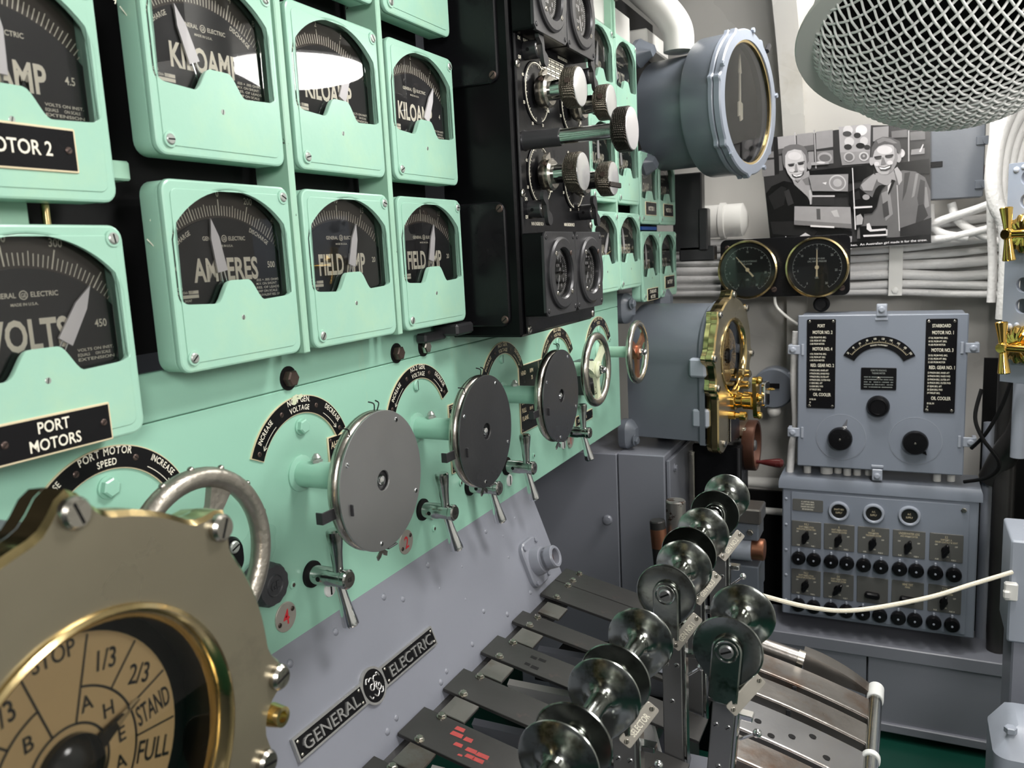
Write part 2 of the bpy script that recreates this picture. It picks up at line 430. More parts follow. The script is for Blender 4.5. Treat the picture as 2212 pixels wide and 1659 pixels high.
def solo(g, name, label, cat, M=None, group=None, kind=None):
    o = g.build(name)
    if M is not None: o.matrix_world = M
    return tag(o, label, cat, group, kind)
def struct(g, name, M=None):
    o = g.build(name)
    if M is not None: o.matrix_world = M
    o['kind'] = 'structure'; return o
def screw(g, x, y, z, r, ang=30, mat='screw_grey', dark='black_matte', h=None):
    """slotted round-head screw lying on local z"""
    h = h or r * .35
    g.use(mat); M0 = g.M; g.M = M0 @ T(x, y, z)
    g.lathe([(r, 0), (r * .97, h * .5), (r * .75, h)], 16)
    g.use(dark); g.M = M0 @ T(x, y, z) @ RZ(ang); g.box(0, 0, h, r * 1.5, r * .26, r * .06); g.M = M0
    return g
def rivet(g, x, y, z, r):
    M0 = g.M; g.M = M0 @ T(x, y, z); g.lathe([(r, 0), (r * .92, r * .3), (r * .62, r * .58), (r * .2, r * .7)], 12); g.M = M0
def hexbolt(g, x, y, z, r, h, washer=0):
    M0 = g.M; g.M = M0 @ T(x, y, z)
    if washer: g.lathe([(washer, 0), (washer, h * .25)], 18)
    g.lathe([(r, 0), (r, h * .85), (r * .8, h)], 6); g.M = M0
# ------------------------------------------------------------------ the room
g = G('floor_green'); g.box(0.5, 1.0, -0.15, 3.4, 5.2, 0.1); struct(g, 'floor')
prof = [(3.20, -0.1), (3.22, 0.6), (3.21, 1.2), (3.17, 1.7), (3.0, 2.1), (2.72, 2.42), (2.3, 2.66), (1.7, 2.8), (0.8, 2.85), (-0.5, 2.85), (-1.6, 2.8)]
pp = crom([(0, a, b) for a, b in prof], 4)
def hullband(sel, name, mat):
    g = G(mat); V = []; F = []
    for p in sel: V += [(-1.2, p.y, p.z), (2.2, p.y, p.z), (-1.2, p.y + .03, p.z + .03), (2.2, p.y + .03, p.z + .03)]
    for i in range(len(sel) - 1):
        a = 4 * i; b = a + 4
        F += [(a, b, b + 1, a + 1), (a + 2, a + 3, b + 3, b + 2), (a, a + 2, b + 2, b), (a + 1, b + 1, b + 3, a + 3)]
    e = 4 * (len(sel) - 1); F += [(0, 1, 3, 2), (e, e + 2, e + 3, e + 1)]
    g.add(V, F); return struct(g, name)
hullband(pp[:21], 'wall_far', 'white_hull')
hullband(pp[20:], 'ceiling', 'white_hull')
g = G('grey'); g.box(-0.9, 1.0, 1.3, 0.06, 5.2, 3.0); struct(g, 'wall_left')
g = G('white_hull'); g.box(2.15, 1.0, 1.3, 0.06, 5.2, 3.0); struct(g, 'wall_right')
g = G('grey_dark'); g.box(0.5, -1.6, 1.3, 3.4, 0.06, 3.0); struct(g, 'wall_back')
for i, (c, r, s_, d, lab) in enumerate(LAMPS):
    t = thing('ceiling_lamp', lab, 'lamp', T(*c) @ aim(d))
    emit('lamp_glow_%d' % i, (1.0, 0.975, 0.94), s_)
    g = G('white'); g.lathe([(r * 1.12, 0.012), (r * 1.14, -0.01), (r * .9, -0.07), (r * .4, -0.1), (.03, -0.1), (.03, -0.62)], 40); g.build('housing', t)
    g = G('lamp_glow_%d' % i); g.lathe([(r, 0.012), (r * .96, 0.024), (r * .75, 0.036), (r * .4, 0.043), (.01, .045)], 40); g.build('diffuser', t)
# ------------------------------------------------------------------ green switchboard meters
def window_outline():
    w_, top, bot, sh = 0.0905, 0.095, -0.030, 0.052
    pts = []
    # bottom edge from left, over the bump, to the right
    pts += circ(0.012, 4, -w_ + .012, bot + .012, 180, 270)
    for k in range(0, 25):
        u = -0.040 + 0.080 * k / 24.0
        b = 0.5 * (1 + math.cos(pi * min(1.0, max(0.0, (abs(u) - 0.013) / 0.025))))
        pts.append((u, bot - 0.002 + 0.025 * b))
    pts += circ(0.012, 4, w_ - .012, bot + .012, 270, 360)
    Rr = (w_ * w_ + (top - sh) ** 2) / (2 * (top - sh)); cy = top - Rr
    a = math.degrees(math.asin(w_ / Rr))
    pts += [(w_, sh - .012)] + circ(Rr, 20, 0, cy, 90 - a + 4, 90 + a - 4) + [(-w_, sh - .012)]
    return pts
WIN = window_outline()
def meter(name, y, z, word, label, ptr, majors, nmin, ends=None, arcs=None, plate=None, W=0.197, face='dial_black', seed=1, top_nums=True, redmark=None, group=None, scr=1):
    t = thing(name, label, 'meter', T(0, y, z) @ P_WALL, group)
    H = 0.207
    g = G('green')
    g.plate(rrect(W, H, .014, 5), [WIN], -.008, 0, .0026)
    g.plate(rrect(W - .001, H - .001, .016, 5), [rrect(W - .014, H - .014, .010, 5)], -.034, -.0085, .0015)
    g.plate(rrect(W - .02, H - .02, .008, 4), [WIN], -.0002, .0010, .0006)
    cs = g.build('case', t)
    z0 = -.0215
    g = G('dial_brown'); g.box(0, 0, z0 - .002, W - .016, H - .016, .004)
    g.use(face)
    poly = [(-.0915, -.034), (.0915, -.034)] + circ(.1255, 24, 0, -.06, 43.3, 136.7); g.prism(poly, z0, z0 + .004)
    zt = z0 + .0006
    g.use('cream')
    n = nmin
    for k in range(n + 1):
        a = 136.0 - 92.0 * k / n
        mj = k in majors
        r1 = .1465 if mj else (.1395 if k % 5 else .1415)
        c, s_ = math.cos(math.radians(a)), math.sin(math.radians(a))
        g.line(.128 * c, -.06 + .128 * s_, r1 * c, -.06 + r1 * s_, .0013 if mj else .0009, zt)
    for k, txt in majors.items():
        if not txt: continue
        a = 136.0 - 92.0 * k / n
        g.text(txt, .1530 * math.cos(math.radians(a)), -.0635 + .1530 * math.sin(math.radians(a)), .0078, zt, sx=.85, ang=(a - 90) * .25)
    zt = z0 + .0045
    if ends:
        g.text(ends[0], -.078, .006, .0075, zt, sx=.85); g.text(ends[1], .075, .006, .0075, zt, sx=.85)
    if word == 'FIELD AMP': g.text(word, .0, -.008, .0275, zt, wd=.106, bold=.028)
    elif word == 'VOLTS': g.text(word, .0, -.008, .0275, zt, wd=.080, bold=.028)
    else: g.text(word, .0, -.006, .0255, zt, wd=.102, bold=.028)
    g.text('GENERAL', -.007, .0395, .0046, zt, wd=.026, al='r'); g.text('ELECTRIC', .007, .0395, .0046, zt, wd=.027, al='l')
    M0 = g.M; g.M = T(0, .0415, zt); g.lathe([(.0042, 0), (.0042, .0001)], 16); g.use(face); g.lathe([(.0034, .0001), (.0034, .0002)], 16); g.use('cream'); g.M = M0
    g.text('GE', 0, .0395, .0038, zt + .0003, wd=.005)
    g.text('MADE IN U.S.A.', 0, .032, .0026, zt, wd=.026)
    if arcs:
        g.arctext('CHARGE', 0, -.06, .117, 121, .0052, zt, .8); g.arctext('DISCHARGE', 0, -.06, .117, 61, .0052, zt, .8)
    for j, s1 in enumerate(('TYPE DD-6', 'MODEL 8DD6A-Y870', 'SERIAL NO.', 'EXTERNAL SHUNT')):
        g.text(s1, -.084, -.014 - j * .0046, .0028, zt, sx=.8, al='l')
        if j in (1, 2): g.flat([(-.061 - .01 * (j == 2), -.0145 - j * .0046), (-.047, -.0145 - j * .0046), (-.047, -.0108 - j * .0046), (-.061 - .01 * (j == 2), -.0108 - j * .0046)], zt)
    if arcs or word in ('VOLTS', 'KILOAMP'):
        rows = ('.025 + .005 OHMS', 'M.V. ON SHUNT', 'RES. OF LEADS', 'AMP ON SCALE', 'EQUIVALENT RES. OF') if arcs else ('VOLTS ON INST.', 'EQUALS      ON SCALE', 'EXTENSION')
        for j, s1 in enumerate(rows): g.text(s1, .046, -.010 - j * .0046 - (0 if arcs else .006), .0028, zt, wd=.040 - .004 * (j % 2), al='l')
    if redmark is not None:
        g.use('red'); a = 136.0 - 92.0 * redmark / n; c, s_ = math.cos(math.radians(a)), math.sin(math.radians(a))
        g.text('415', .160 * c, -.06 + .160 * s_, .0068, z0 + .0006, sx=.85)
        g.flat([(.150 * c, -.06 + .150 * s_), (.157 * c - .003, -.06 + .157 * s_ + .001), (.157 * c + .002, -.06 + .157 * s_ + .003)], z0 + .0007)
    g.build('dial', t)
    g = G('ivory'); g.M = T(0, -.055, -.0155) @ RZ(-ptr)
    g.prism([(-.0078, .060), (.0078, .060), (.0064, .099), (0, .121), (-.0064, .099)], 0, .0022)
    g.use('chrome_bright'); g.cyl((-.0042, .015, .001), (-.0028, .0605, .001), .001, n=8); g.cyl((.0042, .015, .001), (.0028, .0605, .001), .001, n=8)
    g.use('black_metal'); g.lathe([(.02, -.004), (.02, .002), (.012, .004)], 20)
    g.build('pointer', t)
    g = G('glass'); g.flat([(-W / 2 + .009, -.04), (W / 2 - .009, -.04), (W / 2 - .009, .1), (-W / 2 + .009, .1)], -.0086); g.build('glass', t)
    for (sx_, sy_, an) in ((W / 2 - .0125, H / 2 - .013, 62), (-W / 2 + .018, -H / 2 + .016, -50)):
        g = G('green')
        M0 = g.M; g.M = T(sx_, sy_, 0); g.lathe([(.0088, -.0005), (.0082, .0022), (.0065, .0024)], 20); g.M = M0
        screw(g, sx_, sy_, .0018, .0060, an + seed * 13); g.build('screw', cs)
    if not plate or True:
        g = G('green'); screw(g, 0, -.050 if not plate else -.036, .0, .0036, 75, 'screw_grey')
        if not plate:
            g.use('black_matte')
            for q in (-.0115, .0115):
                g.M = T(q, -.0495, 0); g.lathe([(.0013, 0), (.0012, .0006)], 8)
        g.M = Matrix(); g.build('adjusting_screw', t)
    if plate:
        npar = len(plate); h = .040 if npar == 1 else .037
        cy = -.0845 if npar == 2 else -.058
        pw = .116 if npar < 3 else .1
        g = G('gold_line'); g.slab(pw, h, .0015, [(0, 0), (.0022, 0), (.0028, .0006)], 2, cx=0, cy=cy)
        g.use('black_plate'); g.box(0, cy, .0026, pw - .004, h - .004, .0008)
        g.use('cream')
        if npar == 1: g.text(plate[0], 0, cy - .006, .0125, .0033, sx=.85)
        else:
            for j, s1 in enumerate(plate): g.text(s1, -.002, cy + .003 - j * .0155, .0105, .0033, sx=.85)
        npo = g.build('nameplate', t, 'black nameplate with thin gold border')
        for q in (-1, 1): g = G('screw_brown'); screw(g, q * (pw / 2 - .009), cy, .003, .0034, 40, 'screw_brown'); g.build('screw', npo)
    return t
MR = (2.0025, 1.7735, 1.5425)   # meter row heights (centres)
Y1, Y2, Y3 = 0.7335, 0.955, 1.1765
D10 = {0: '', 10: '4', 20: '0', 30: '4', 40: '8', 45: ''}
meter('kiloammeter', .4825, 1.7215, 'KILOAMP', 'blurred kiloammeter with MOTOR 2 nameplate at the left picture edge', 4, {0: '', 15: '1.5', 30: '3', 45: ''}, 45, ('0', '4.5'), None, ('MOTOR 2',), seed=2)
meter('voltmeter', .4825, 1.4935, 'VOLTS', 'voltmeter with red 415 mark and PORT MOTORS nameplate', 33, {0: '0', 10: '100', 20: '200', 30: '300', 40: ''}, 45, ('0', '450'), None, ('PORT', 'MOTORS'), seed=3, redmark=41)
meter('kiloammeter', Y1, MR[1], 'KILOAMP', 'charge and discharge kiloammeter, pointer left of centre, above the AMPERES meter', -20, {0: '9', 6: '8', 14: '4', 24: '0', 34: '4', 42: '8', 48: ''}, 48, ('9', '9'), True, seed=4)
meter('kiloammeter', Y2, MR[1], 'KILOAMP', 'kiloammeter with the lamp reflected in its glass, middle of its row', 24, {0: '', 10: '1', 20: '2', 30: '3', 40: ''}, 45, None, None, seed=5)
meter('kiloammeter', Y3, MR[1], 'KILOAMP', 'kiloammeter with pointer near 4, nearest the black console in its row', 27, {0: '', 10: '1', 20: '2', 30: '3', 40: ''}, 40, ('0', '4'), None, seed=6)
meter('ammeter', Y1, MR[2], 'AMPERES', 'charge and discharge ammeter lettered AMPERES with chipped green case', -10, {0: '', 5: '400', 15: '200', 25: '0', 35: '200', 45: '400', 50: ''}, 50, ('500', '500'), True, seed=7)
meter('ammeter', Y2, MR[2], 'FIELD AMP', 'field ammeter beside the AMPERES meter, pointer near 15', 16, {0: '0', 10: '5', 20: '10', 30: '15', 40: ''}, 40, ('0', '20'), None, seed=8)
meter('ammeter', Y3, MR[2], 'FIELD AMP', 'field ammeter with bare primer patch, beside the black console', 14, {0: '0', 10: '5', 20: '10', 30: '15', 40: ''}, 40, ('0', '20'), None, seed=9)
for yy, lab in ((Y1, 'meter above the charge and discharge kiloammeter, mostly out of view'), (Y2, 'meter at top edge with only its lower rim showing, second column'), (Y3, 'meter at top edge with lower half showing, next to the black console')):
    meter('kiloammeter', yy, MR[0] + .012, 'KILOAMP', 'green ' + lab, 10, {0: '', 10: '1', 20: '2', 30: '3', 40: ''}, 40, ('0', '4'), None, seed=10)
Y4, Y5, Y6, Y7 = 2.043, 2.2485, 2.4575, 2.6585
meter('kiloammeter', Y4, MR[0], 'KILOAMP', 'green kiloammeter behind the upper knurled knobs, top row', 10, {0: '', 10: '1', 20: '2', 30: '3', 40: ''}, 40, None, None, seed=11)
meter('voltmeter', Y5, MR[0], 'VOLTS', 'green voltmeter beside the grey round indicator, top row', -30, {0: '0', 10: '100', 20: '200', 30: '300', 40: ''}, 45, ('0', '450'), None, seed=12, redmark=20)
meter('kiloammeter', Y4, MR[1], 'KILOAMP', 'green kiloammeter behind the long-shafted knob', 0, {0: '', 10: '1', 20: '2', 30: '3', 40: ''}, 40, None, None, seed=13)
meter('kiloammeter', Y5, MR[1], 'KILOAMP', 'green charge kiloammeter partly covered by the long-shafted knob', -14, {0: '9', 10: '4', 24: '0', 38: '4', 48: ''}, 48, ('9', '9'), True, seed=14)
meter('ammeter', Y4, MR[2], 'FIELD AMP', 'green field ammeter behind the right square black dial', 30, {0: '0', 10: '5', 20: '10', 30: '15', 40: ''}, 40, ('0', '20'), None, seed=15)
meter('ammeter', Y5, MR[2], 'AMPERES', 'green ammeter lettered AMPERES right of the square black dials', -12, {0: '', 5: '400', 15: '200', 25: '0', 35: '200', 45: '400', 50: ''}, 50, ('500', '500'), True, seed=16)
meter('kiloammeter', Y6, 1.7215, 'KILOAMP', 'green kiloammeter with small nameplate under the grey round indicator', -40, {0: '', 15: '1.5', 30: '3', 45: ''}, 45, ('0', '4.5'), None, ('MOTOR 1',), seed=17)
meter('kiloammeter', Y7, 1.7215, 'KILOAMP', 'green kiloammeter with small nameplate at the far end of the wall', -40, {0: '', 15: '1.5', 30: '3', 45: ''}, 45, ('0', '4.5'), None, ('MOTOR 3',), seed=18)
meter('voltmeter', Y6, 1.4935, 'VOLTS', 'green voltmeter with STARBOARD MOTORS plate above the grey telegraph drum', -6, {0: '0', 10: '100', 20: '200', 30: '300', 40: ''}, 45, ('0', '450'), None, ('STARBOARD', 'MOTORS'), seed=19)
meter('voltmeter', Y7, 1.4935, 'VOLTS', 'green voltmeter with glinting nameplate, lowest at the far end', -40, {0: '0', 10: '100', 20: '200', 30: '300', 40: ''}, 45, ('0', '450'), None, ('BATTERY',), seed=20)
# divider strips between the meter columns, dark backing boards
for y, z0, z1, lab in ((.8445, 1.436, 2.2, 'green divider strip between the AMPERES and first field meter columns'), (1.0655, 1.436, 2.2, 'green divider strip between the two field ammeter columns'),
        (2.145, 1.44, 2.2, 'green divider strip right of the black console')):
    g = G('green_worn'); g.box(-.0285, y, (z0 + z1) / 2, .055, .0115, z1 - z0, .0015)
    solo(g, 'divider_strip', lab, 'strip', group=None)
g = G('black_matte'); g.box(-.085, .47, 1.86, .04, 1.6, .80)
g.box(-.085, 2.22, 1.86, .04, 1.08, .80); solo(g, 'backing_board', 'dark backing board behind the green meters', 'board')
t = thing('meter_bracket', 'green meter support frame showing in the gap left of the AMPERES meter', 'frame')
g = G('green_worn'); g.box(-.05, .50, 1.60, .02, .03, .28, .002); g.box(-.05, .60, 1.655, .03, .06, .02, .002); g.build('upright', t)
g = G('brass'); g.cyl((-.045, .535, 1.55), (-.045, .535, 1.68), .004); g.build('rod', t, 'thin brass rod')
# ------------------------------------------------------------------ lower green control panel
XP = -0.05
t = thing('switchboard', 'long green control panel carrying the handwheels below the meters', 'panel')
g = G('green_panel'); g.box(XP - .006, 1.035, 1.2115, .012, 2.47, .347, .0015); g.build('lower_plate', t)
g = G('green_panel'); g.box(XP - .006, 1.035, 1.4130, .012, 2.47, .054, .0015); g.build('upper_plate', t)
g = G('black_matte'); g.box(XP - .022, 1.035, 1.23, .006, 2.46, .40); g.build('back_plate', t)
for y in (.5665, .8745):
    g = G('green_panel'); g.M = T(XP, y, 1.330) @ P_WALL @ RZ(15); hexbolt(g, 0, 0, 0, .0105, .009, .0125); g.build('bolt', t)
for y in (1.174, 1.504, 1.806, 2.1):
    g = G('green_panel'); g.M = T(XP, y, 1.338) @ P_WALL; g.lathe([(.010, 0), (.0098, .003), (.008, .0045)], 20); g.use('black_matte'); g.box(0, 0, .0045, .0016, .016, .0004); g.build('bolt', t)
for y in (.8578, 1.1213, 1.205):
    g = G('black_matte'); g.M = T(XP, y, 1.3995) @ P_WALL
    g.lathe([(.0165, 0), (.0165, .0012)], 24); g.use('screw_brown' if y < 1.2 else 'nickel'); hexbolt(g, 0, 0, .0005, .0115, .011); g.build('bolt', t, 'dark rusty bolt' if y < 1.2 else 'bare metal bolt')
for (y, z) in ((.828, 1.118), (.785, 1.20), (1.305, 1.13), (1.64, 1.10), (1.20, 1.075), (2.16, 1.20), (2.19, 1.30)):
    g = G('green_panel'); g.M = T(XP, y, z) @ P_WALL; g.lathe([(.006, 0), (.0058, .002), (.003, .003)], 12); g.use('screw_brown'); g.lathe([(.003, .003), (.002, .0034)], 10); g.build('screw', t)
for y, z in ((.905, 1.082), (1.20, 1.105), (1.512, 1.078), (1.82, 1.085)):
    g = G('tape'); g.M = T(XP, y, z) @ P_WALL; g.lathe([(.013, 0), (.0125, .002), (.010, .0028)], 24); g.use('black_matte'); g.box(0, 0, .003, .003, .019, .0008); g.build('slotted_plug', t, 'pale slotted plug screw')

def arc_plate(y, z, lab, l1, l2, left, right, chip=False, worn=False, a0=24, a1=156):
    t = thing('arc_nameplate', lab, 'nameplate', T(XP, y, z) @ P_WALL)
    ro, ri = .1085, .0835
    g = G('gold_line'); g.arcband(ri, ro, a0, a1, 0, .0022, 40)
    g.use('black_plate'); g.arcband(ri + .0012, ro - .0012, a0 + .8, a1 - .8, .0018, .0028, 40)
    g.use('gold_line' if worn else 'cream')
    zt = .0033
    g.arctext(l1, 0, 0, .0995, 90, .0080, zt, .80); g.arctext(l2, 0, 0, .0883, 90, .0072, zt, .80)
    for txt, am, sg in ((left, 134, 1), (right, 46, -1)):
        g.arctext(txt, 0, 0, .0980, am, .0070, zt, .76)
        aa = sorted((am - 11, am + 13)) if sg > 0 else sorted((am + 11, am - 13))
        g.arcband(.0895, .0903, aa[0], aa[1], zt, None, 12)
        e = am + 13 if sg > 0 else am - 13
        p = Vector((.0899 * math.cos(math.radians(e)), .0899 * math.sin(math.radians(e)))); tg = Vector((-math.sin(math.radians(e)), math.cos(math.radians(e)))) * sg; nn = Vector((p.x, p.y)).normalized()
        for q in (-1, 1):
            b = p - tg * .0055 + nn * q * .0032; g.line(p.x, p.y, b.x, b.y, .0009, zt)
    pl = g.build('plate', t)
    for a in (a0 + 5, 68, 112, a1 - 5):
        g = G('screw_brown'); screw(g, .0958 * math.cos(math.radians(a)), .0958 * math.sin(math.radians(a)), .0026, .0036, a * 2, 'screw_brown'); g.build('screw', pl)
    if chip:
        g = G('cream_paint'); g.prism([(-.014, .1005), (-.012, .1095), (-.004, .1115), (.0, .1098), (.007, .1105), (.008, .106), (.002, .1035), (-.003, .1045), (-.006, .0985), (-.011, .0975)], .0029, .0036); g.build('paint_patch', pl, 'flaked cream paint on the top edge')
    return t
WY = (.567, .8655, 1.1685, 1.4995, 1.803, 2.093)
ZC = 1.2655
arc_plate(WY[0], ZC - .001, 'black arc nameplate lettered PORT MOTOR SPEED', 'PORT MOTOR', 'SPEED', 'DECREASE', 'INCREASE', a0=18, a1=162)
arc_plate(WY[1] + .006, ZC - .001, 'black arc nameplate lettered NO.4 GEN. VOLTAGE with flaked paint', 'NO.4 GEN.', 'VOLTAGE', 'INCREASE', 'DECREASE', True)
arc_plate(WY[2] + .010, ZC - .001, 'black arc nameplate lettered NO.2 GEN. VOLTAGE', 'NO.2 GEN.', 'VOLTAGE', 'INCREASE', 'DECREASE')
arc_plate(WY[3] + .008, ZC - .001, 'worn black arc nameplate above the second covered handwheel', 'NO.1 GEN.', 'VOLTAGE', 'INCREASE', 'DECREASE', worn=True)
arc_plate(WY[4], ZC - .001, 'worn black arc nameplate below the two square black dials', 'NO.3 GEN.', 'VOLTAGE', 'INCREASE', 'DECREASE', worn=True)
arc_plate(WY[5], ZC - .001, 'black arc nameplate at the far end of the green panel', 'STBD. MOTOR', 'SPEED', 'INCREASE', 'DECREASE', worn=True)

def stem(g, L, r=.0185, mat='green_panel'):
    g.use(mat); g.lathe([(.0255, 0), (.0255, .002), (.0225, .0035), (r, .0045), (r, L)], 32)
def oiler(g, z):
    g.use('screw_grey'); g.M = T(.0, .0175, z) @ RX(-90); g.lathe([(.008, 0), (.008, .004)], 6); g.lathe([(.006, .004), (.0065, .007), (.003, .012), (.0015, .0125)], 14); g.M = Matrix()
def wheel_body(t, zr, R_=.0855, rim='nickel', web='nickel', nsp=3, a0=90, r=.0092, capmat='chrome_bright', nz=.008):
    g = G(rim); g.torus(R_, r, 64, 14, zr)
    g.build('rim', t)
    g = G(web)
    g.M = T(0, 0, zr); g.lathe([(.020, -.012), (.020, .006), (.016, .009)], 28)
    for k in range(nsp):
        a = a0 + 360.0 * k / nsp
        g.M = T(0, 0, zr) @ RZ(a)
        prof = [(.010, .016), (.03, .0105), (.055, .0095), (.072, .0135), (R_ - .003, .026)]
        up = [(x, wy) for x, wy in prof]; dn = [(x, -wy) for x, wy in reversed(prof)]
        g.prism(up[:] + dn, -.006, .002)
    g.build('spokes', t)
    g = G(capmat); g.M = T(0, 0, zr + nz); g.lathe([(.0115, 0), (.0115, .006)], 6); g.lathe([(.0085, .006), (.0085, .011), (.006, .016), (.002, .018)], 18); g.build('hub_nut', t)
def covered_wheel(y, lab, xz, dark, tilt=0):
    t = thing('handwheel', lab, 'handwheel', T(XP, y, ZC) @ P_WALL)
    L = xz - XP
    g = G('green_panel'); stem(g, L - .028); oiler(g, .030); g.build('stem', t)
    wheel_body(t, L - .014, .0835, 'nickel', 'black_metal', nz=-.003)
    g = G('black_matte'); g.lathe([(.022, L - .0062), (.022, L - .0058)], 24); g.build('hub_plate', t)
    g = G('brushed_steel' if not dark else 'steel_cover'); 
    g.plate(circ(.0925, 64), [circ(.0135, 24)], L - .0030, L, .0006); cv = g.build('cover_disc', t, 'thin flat steel cover disc')
    for a in (62, 152, 260, 335):
        g = G('chrome_bright'); screw(g, .083 * math.cos(math.radians(a)), .083 * math.sin(math.radians(a)), L, .0034, a, 'chrome_bright'); g.build('screw', cv)
    g = G('black_metal'); g.M = T(-.090, -.018, 0); g.box(-.004, 0, L - .012, .040, .015, .0022, .0008); g.box(.017, 0, L - .004, .0022, .015, .016, .0006); g.box(-.023, 0, L - .0165, .0022, .015, .010, .0006); g.build('clip', cv, 'bent steel clip')
    g = G('black_metal'); g.M = T(.012, -.094, 0); g.box(0, 0, L - .009, .022, .0022, .018, .0006); g.use('nickel'); g.M = T(.004, -.097, L - .014)
    g.prism([(-.002, 0), (-.012, -.007), (-.010, -.013), (-.004, -.010), (0, -.005), (.004, -.010), (.010, -.013), (.012, -.007), (.002, 0)], -.001, .001); g.build('wing_nut', cv)
    g = G('black_matte')
    for k, (a, b) in enumerate((((.006, .092), (.012, .104)), ((.0, .093), (-.004, .105)), ((-.055, .072), (-.066, .083)))):
        if tilt and k == 2: continue
        g.tube(crom([(a[0], a[1], L - .006), ((a[0] + b[0]) / 2 + .002, (a[1] + b[1]) / 2 + .003, L - .006), (b[0], b[1], L - .012)], 4), .0009, 6)
    g.build('tie_wire', t)
    return t
covered_wheel(WY[1], 'largest steel-covered handwheel, nearest the camera', .087, False)
covered_wheel(WY[2] - .001, 'dark steel-covered handwheel in front of the NO.2 GEN. plate', .085, True)
covered_wheel(WY[3], 'smallest steel-covered handwheel, beside the bare cream handwheel', .083, True, 1)
# bare wheels
t = thing('handwheel', 'worn grey spoked handwheel behind the big brass telegraph', 'handwheel', T(XP, WY[0], ZC - .003) @ P_WALL)
g = G('green_panel'); stem(g, .10); g.build('stem', t)
wheel_body(t, .122, .0845, 'cast_metal', 'cast_metal', 3, 62, .0105)
g = G('nickel')
for a in (40, 66, 90, 112, 140, 15):
    g.sphere((.0945 * math.cos(math.radians(a)), .0945 * math.sin(math.radians(a)), .122), .0036, 10, 6)
g.build('rim_studs', t)
t = thing('handwheel', 'cream spoked handwheel with worn silver rim', 'handwheel', T(XP, WY[4], ZC + .008) @ P_WALL)
g = G('cream_paint'); stem(g, .075, .0165, 'green_worn'); g.build('stem', t)
wheel_body(t, .098, .078, 'nickel', 'cream_paint', 3, 40, .0095)
t = thing('handwheel', 'small bronze handwheel in front of the grey telegraph drum', 'handwheel', T(XP, WY[5] + .0, ZC + .012) @ P_WALL)
g = G('nickel'); stem(g, .085, .015, 'green_worn'); g.build('stem', t)
wheel_body(t, .11, .076, 'nickel', 'copper', 3, 30, .0085)

def wing_handle(y, z, lab, rot=0, dz=0.0):
    t = thing('rheostat_switch', lab, 'handle', T(XP, y, z) @ P_WALL @ RZ(rot))
    g = G('black_matte'); g.lathe([(.019, 0), (.019, .004), (.015, .006)], 28); g.build('collar', t, 'black collar')
    g = G('chrome'); g.lathe([(.0135, .003), (.0135, .034), (.0125, .036), (.0125, .056), (.0138, .058), (.0138, .064), (.011, .066)], 28)
    g.use('black_matte'); g.M = T(-.013, 0, .022) @ RY(-90); g.lathe([(.0035, 0), (.0035, .0012)], 12); g.M = Matrix(); g.build('shaft', t)
    for sg in (1, -1):
        g = G('chrome_bright' if sg < 0 else 'chrome'); g.M = T(0, sg * .008, .048) @ aim((0.0, sg * 1.0, .24 if sg < 0 else -.02))
        g.lathe([(.0075, 0), (.0072, .010), (.0085, .030), (.0118, .055), (.0118, .060), (.0095, .0625), (.003, .063)], 24); g.build('arm', t)
    g = G('nickel'); g.M = T(0, 0, .066); g.lathe([(.0115, 0), (.0112, .0008)], 24); g.use('steel_dark'); g.text('GE', 0, -.003, .006, .0012); g.build('boss_face', t)
wing_handle(.8685, 1.1180, 'chrome wing handle below the largest covered handwheel')
wing_handle(1.1665, 1.1205, 'chrome wing handle right of the round tag numbered 2', 4)
wing_handle(1.338, 1.115, 'chrome wing handle half hidden behind the middle covered handwheel', 3)
wing_handle(1.500, 1.1120, 'chrome wing handle between middle and smallest covered handwheels', 0)
wing_handle(1.835, 1.1130, 'smallest chrome wing handle, below the cream handwheel', 0)
# black knob beside the port wheel and its switch
t = thing('fluted_control', 'black fluted knob with moulded emblem below the grey spoked handwheel', 'knob', T(XP, .757, 1.1500) @ P_WALL)
g = G('rubber'); n = 96
def flute(r, z): return [(r * (1 - .045 * (0.5 + 0.5 * math.cos(12 * 2 * pi * k / n))) * math.cos(2 * pi * k / n), r * (1 - .045 * (0.5 + .5 * math.cos(12 * 2 * pi * k / n))) * math.sin(2 * pi * k / n), z) for k in range(n)]
g.layers([flute(.029, .006), flute(.0295, .012), flute(.0285, .030), flute(.0255, .036)]); g.lathe([(.012, 0), (.012, .008)], 20)
g.M = T(0, 0, .036); g.ringlathe([(.0125, 0), (.0135, .0015), (.0145, 0)], 40); g.text('GE', 0, -.0055, .011, .0003, ext=.0012); g.build('knob', t)
t = thing('selector_switch', 'small black switch with silver screw behind the grey spoked handwheel', 'switch', T(XP, .700, 1.205) @ P_WALL)
g = G('black_plate'); g.slab(.05, .05, .02, [(0, 0), (.02, 0), (.024, .003)], 6); g.build('body', t)
g = G('screw_grey'); screw(g, .008, .012, .024, .008, 20, 'screw_grey'); g.build('screw', t)
# tags
def tag_plate(y, z, s, lab, rot=0):
    t = thing('number_tag', lab, 'tag', T(XP, y, z) @ P_WALL @ RZ(rot))
    g = G('tape'); g.use('steel_tag'); g.lathe([(.0205, 0), (.0205, .0014), (.020, .0018)], 40)
    g.use('red'); g.text(s, 0, -.0105, .021, .0021, sx=.85); g.build('plate', t)
    for q in (-1, 1):
        g = G('screw_brown'); screw(g, q * .0135, q * .0065, .0018, .0035, 30, 'screw_brown'); g.build('screw', t)
tag_plate(.8085, 1.0800, '4', 'round metal tag with red 4 below the black fluted knob')
tag_plate(1.1090, 1.0815, '2', 'round metal tag with red 2 behind the rim of the largest covered handwheel', 6)
tag_plate(1.8650, 1.0850, '1', 'round metal tag behind the smallest wing handle')
